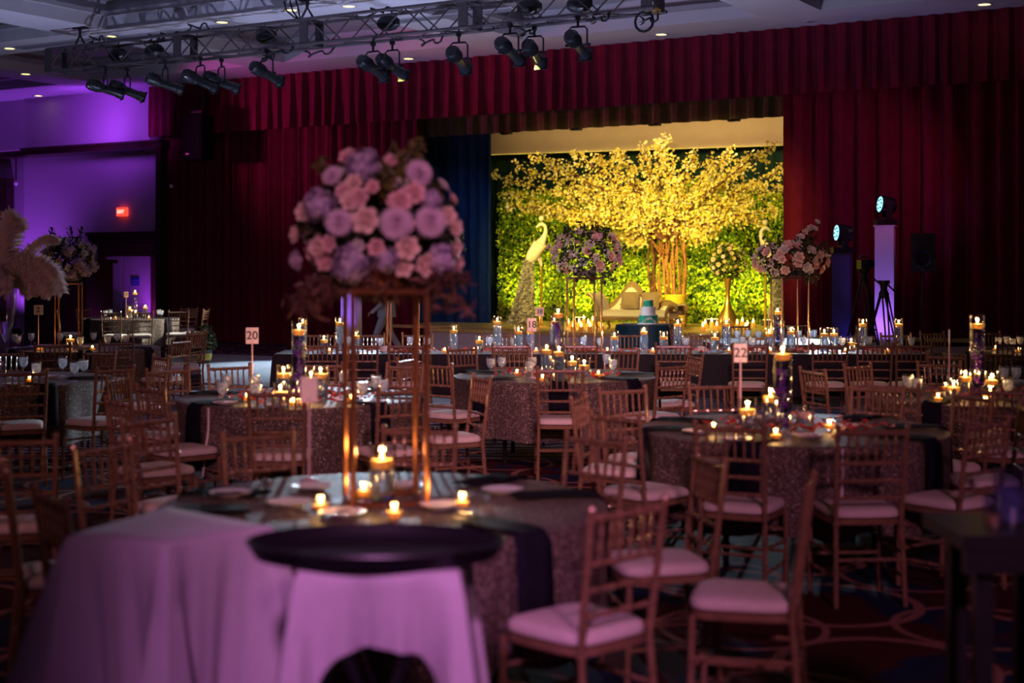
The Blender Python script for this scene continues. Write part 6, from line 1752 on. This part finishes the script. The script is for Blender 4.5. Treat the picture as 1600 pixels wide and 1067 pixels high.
for (z, h, r, mt, nm) in ((0.012, 0.145, 0.165, 'cake_green', 'bottom_tier'), (0.157, 0.135, 0.125, 'cake_white', 'middle_tier'), (0.292, 0.12, 0.083, 'cake_green', 'top_tier')):
    MB().lathe([(0, z), (r, z), (r, z + h - 0.01), (r - 0.01, z + h), (0, z + h)], 32, cap=False).obj(nm, mt, ck)
    MB().lathe([(r + 0.002, z), (r + 0.006, z + 0.006), (r + 0.002, z + 0.012)], 32, cap=False).obj('icing_band', 'cake_white', ck)
    MB().lathe([(r - 0.006, z + h - .004), (r + 0.003, z + h - 0.004), (r + 0.002, z + h + 0.004), (r - 0.008, z + h + 0.004)], 32, cap=False).obj('icing_band', 'cake_white', ck)
v, f = blossoms(np.array([[0.16 * math.cos(a), 0.16 * math.sin(a), 0.06 + 0.05 * math.sin(3 * a)] for a in np.linspace(-2.4, -0.6, 12)]), 0.03, 5, face=np.array([0, -1, 0.0]), spread=0.3)
np_obj('sugar_flowers', v, f, 'white_flower', ck, 'stuff')
for px, ds, kk in ((980, 'left of the cake', 0), (1036, 'right of the cake', 1)):
    plate(Vector((PXX(px, d), d - 0.12, 0.763)), 'small plate on the teal table, ' + ds, GP)

# ================================================================== PERSON
d = 27.2
pz = thing('person', 'person in pale grey suit walking left in front of the stage', 'person', (PXX(600, d), d, 0))
def V3(x, y, z): return Vector((x, y, z))
J = {'pel': V3(0.05, 0, 0.95), 'wa': V3(0.04, 0, 1.10), 'ch': V3(0.01, 0, 1.30), 'nk': V3(-0.03, 0, 1.47), 'hd0': V3(-0.05, 0, 1.55), 'hd1': V3(-0.06, 0, 1.64), 'hd2': V3(-0.055, 0, 1.71),
     'shR': V3(0.01, -0.19, 1.41), 'elR': V3(0.05, -0.24, 1.12), 'wrR': V3(-0.16, -0.25, 0.93), 'haR': V3(-0.23, -0.25, 0.88), 'shL': V3(0.01, 0.19, 1.41), 'elL': V3(0.10, 0.23, 1.13), 'wrL': V3(0.02, 0.24, 0.90), 'haL': V3(-0.01, 0.24, 0.82),
     'hpR': V3(0.05, -0.09, 0.90), 'knR': V3(-0.12, -0.10, 0.51), 'anR': V3(-0.22, -0.10, 0.10), 'toR': V3(-0.40, -0.11, 0.05), 'hpL': V3(0.05, 0.09, 0.90), 'knL': V3(0.10, 0.10, 0.50), 'anL': V3(0.32, 0.10, 0.16), 'toL': V3(0.20, 0.11, 0.045)}
keys = list(J); ix = {k: i for i, k in enumerate(keys)}
EDG = [('pel', 'wa'), ('wa', 'ch'), ('ch', 'nk'), ('nk', 'hd0'), ('hd0', 'hd1'), ('hd1', 'hd2'), ('ch', 'shR'), ('shR', 'elR'), ('elR', 'wrR'), ('wrR', 'haR'), ('ch', 'shL'), ('shL', 'elL'), ('elL', 'wrL'), ('wrL', 'haL'), ('pel', 'hpR'), ('hpR', 'knR'), ('knR', 'anR'), ('anR', 'toR'), ('pel', 'hpL'), ('hpL', 'knL'), ('knL', 'anL'), ('anL', 'toL')]
RAD = {'pel': 0.15, 'wa': 0.14, 'ch': 0.155, 'nk': 0.058, 'hd0': 0.075, 'hd1': 0.098, 'hd2': 0.07, 'shR': 0.075, 'elR': 0.058, 'wrR': 0.042, 'haR': 0.034, 'shL': 0.075, 'elL': 0.058, 'wrL': 0.042, 'haL': 0.034, 'hpR': 0.11, 'knR': 0.072, 'anR': 0.055, 'toR': 0.035, 'hpL': 0.11, 'knL': 0.072, 'anL': 0.055, 'toL': 0.035}
def pm_(c):
    if c.z > 1.47: return 1 if c.z < 1.67 and c.x < 0.0 else (3 if c.z > 1.60 else 1)
    if (c - J['haR']).length < 0.075 or (c - J['haL']).length < 0.085: return 1
    if c.z < 0.085: return 2
    if 1.34 < c.z < 1.47 and abs(c.y) < 0.05 and c.x < -0.06: return 4
    return 0
skin_body('body', [J[k] for k in keys], [(ix[a], ix[b]) for a, b in EDG], [RAD[k] for k in keys], ['suit_grey', 'skin_tone', 'shoe_black', 'hair_dark', 'shirt_white'], pz, 2, pm_, 0)
# jacket skirt, nose, ears, fingers
MB().quad_grid([(0.05 + r * 1.0 * math.cos(a * 2 * PI / 20), r * 1.25 * math.sin(a * 2 * PI / 20), z) for r, z in ((0.15, 1.12), (0.165, 0.98), (0.185, 0.80)) for a in range(20)], 20, 3, True).obj('jacket_skirt', 'suit_grey', pz)
MB().tube([(-0.145, 0, 1.66), (-0.175, 0, 1.62), (-0.145, 0, 1.61)], [0.012, 0.018, 0.012], 6).obj('nose', 'skin_tone', pz)
for sy in (-1, 1):
    MB().ball((-0.045, sy * 0.10, 1.635), 0.03, 6, 5, (0.7, 0.4, 1)).obj('ear', 'skin_tone', pz)
    MB().ball((-0.135, sy * 0.035, 1.655), 0.011, 6, 4).obj('eye', 'hair_dark', pz)
MB().box((-0.146, 0, 1.575), (0.008, 0.05, 0.008)).obj('mouth', 'rose_pink', pz, False)
MB().ball((-0.04, 0, 1.675), 0.108, 12, 7, (1.02, 0.98, 0.82)).obj('hair', 'hair_dark', pz)
for (h, sy, dirx) in ((J['haR'], -1, Vector((-0.8, 0, -0.55))), (J['haL'], 1, Vector((-0.3, 0, -0.95)))):
    dirx = dirx.normalized()
    for i in range(4):
        b_ = h + Vector((0, (-1.5 + i) * 0.019, 0)); l = (0.065, 0.078, 0.072, 0.056)[i]
        MB().tube([b_, b_ + dirx * l * 0.6, b_ + dirx * l + Vector((0.01, 0, -0.02))], [0.010, 0.009, 0.007], 6).obj('finger', 'skin_tone', pz)
    MB().tube([h + Vector((0, -sy * 0.03, 0.01)), h + dirx * 0.045 + Vector((-0.02, -sy * 0.05, 0.02))], [0.011, 0.008], 6).obj('thumb', 'skin_tone', pz)

# ================================================================== FOREGROUND SERVICE STANDS
def ring_quad(corners, per=26, rc=0.12):
    out = []
    for i in range(4):
        a = Vector(corners[i]); b = Vector(corners[(i + 1) % 4])
        for j in range(per): out.append(tuple(a.lerp(b, j / per)))
    return out
def side_pos(i, per=26):
    q = (i % per) / per; return abs(2 * q - 1)      # 1 at corners, 0 at the middle of a side
def stand_frame(c, z, hw_, label, rz):
    t = thing('tray_stand', label, 'stand', (c[0], c[1], 0), rz)
    for sy in (-1, 1):
        MB().tube([(-hw_, sy * hw_, 0.0), (hw_, sy * hw_, z - 0.03)], 0.015, 8).obj('leg', 'black_metal', t)
        MB().tube([(hw_, sy * hw_, 0.0), (-hw_, sy * hw_, z - 0.03)], 0.015, 8).obj('leg', 'black_metal', t)
    for sx in (-1, 1): MB().tube([(sx * hw_, -hw_, z - 0.03), (sx * hw_, hw_, z - 0.03)], 0.015, 8).obj('top_bar', 'black_metal', t)
    MB().box((0, 0, z - 0.014), (2 * hw_ + .03, 2 * hw_ + .03, 0.012)).obj('top_board', 'dark_wood', t, False)
    return t
zA = 0.88
CA = [on_z(262, 851, zA), on_z(428, 822, zA), on_z(262, 790, zA), on_z(104, 836, zA)]
ctr = sum((Vector((p.x, p.y)) for p in CA), Vector((0, 0))) / 4
stand_frame(ctr, zA - 0.006, 0.13, 'folding stand hidden under the left white cloth', 0.75)
rg = ring_quad([(p.x, p.y) for p in CA])
drops = [0.56 + 0.27 * side_pos(i) ** 2.0 for i in range(len(rg))]
fl_ = [-0.05 + 0.34 * side_pos(i) ** 5 for i in range(len(rg))]
o = draped('linen_cloth', rg, zA, drops, fl_, 'white_linen', 9, 0.022, 9, 10); tag(o, 'white linen draped over a square stand at lower left', 'tablecloth', 'white service cloths')
zB_ = 0.915; dT = 4.02
cT = Vector((PXX(598, dT), dT))
CB_ = [(cT.x - 0.215, cT.y - 0.19), (cT.x + 0.225, cT.y - 0.21), (cT.x + 0.235, cT.y + 0.20), (cT.x - 0.205, cT.y + 0.21)]
stand_frame((cT.x, cT.y), zB_ - 0.006, 0.15, 'folding tray stand under the white cloth and black tray', 0.0)
rg = ring_quad(CB_)
drops = [0.215 + 0.08 * side_pos(i) ** 2 + 0.42 * side_pos(i) ** 7 for i in range(len(rg))]
fl_ = [-0.04 + 0.17 * side_pos(i) ** 5 for i in range(len(rg))]
o = draped('linen_cloth', rg, zB_, drops, fl_, 'white_linen', 11, 0.024, 5, 10); tag(o, 'white linen with scalloped hem under the black oval tray', 'tablecloth', 'white service cloths')
ty = thing('oval_tray', 'large black oval serving tray in the foreground', 'tray', (PXX(589, dT), dT, zB_ + 0.003))
pts = []
for (g, z) in ((0.02, 0.006), (0.5, 0.006), (0.90, 0.006), (0.93, 0.010), (0.985, 0.040), (1.0, 0.044), (1.01, 0.040), (0.95, 0.002), (0.9, 0.0), (0.3, 0.0), (0.02, 0.0)):
    pts += [(0.362 * g * math.cos(a * 2 * PI / 48), 0.240 * g * math.sin(a * 2 * PI / 48), z) for a in range(48)]
MB().quad_grid(pts, 48, 11, True).obj('tray_body', 'tray_black', ty)
MB().tube([(0.364 * math.cos(a * 2 * PI / 48), 0.242 * math.sin(a * 2 * PI / 48), 0.043) for a in range(49)], 0.006, 6).obj('rim', 'tray_black', ty)

# dark service stand at the lower right with a clear pitcher
d = 4.2; s = FPX / d
ds_ = thing('dark_side_stand', 'black service stand at the lower right border', 'stand', (PXX(1585, d), d, 0))
zt = ZZ(830, d)
MB().box((0.0, 0.12, zt - 0.02), (0.36, 0.40, 0.04)).obj('top', 'tray_black', ds_, False)
for lx, ly in ((-0.095, 0.0), (0.12, 0.0), (-0.09, 0.26), (0.12, 0.26)):
    MB().box((lx, ly, (zt - 0.04) / 2), (0.052, 0.05, zt - 0.04)).obj('leg', 'tray_black', ds_, False)
MB().box((0.0, -0.06, zt - 0.075), (0.34, 0.03, 0.07)).obj('apron', 'tray_black', ds_, False)
pt = thing('water_pitcher', 'clear bluish plastic pitcher on the black stand at lower right', 'pitcher', (PXX(1596, d), d + 0.10, zt))
MB().lathe([(0, 0), (0.042, 0), (0.045, 0.01), (0.050, 0.15), (0.053, 0.17), (0.050, 0.17), (0.046, 0.15), (0.041, 0.012), (0, 0.012)], 20, cap=False).obj('jug', 'plastic_clear', pt)
MB().lathe([(0, 0.013), (0.040, 0.013), (0.044, 0.11), (0, 0.11)], 18, cap=False).obj('water', 'pitcher_water', pt)
MB().tube([(0.05, 0, 0.15), (0.085, 0, 0.14), (0.085, 0, 0.06), (0.048, 0, 0.04)], 0.007, 6).obj('handle', 'plastic_clear', pt)
gl = thing('drinking_glass', 'small glass beside the pitcher at lower right', 'glass', (PXX(1560, d), d + 0.05, zt))
MB().lathe([(0, 0), (0.022, 0), (0.027, 0.10), (0.025, 0.10), (0.020, 0.006), (0, 0.006)], 16, cap=False).obj('tumbler', 'plastic_clear', gl)
MB().lathe([(0, 0.007), (0.019, 0.007), (0.021, 0.04), (0, 0.04)], 16, cap=False).obj('drink', 'wax', gl)
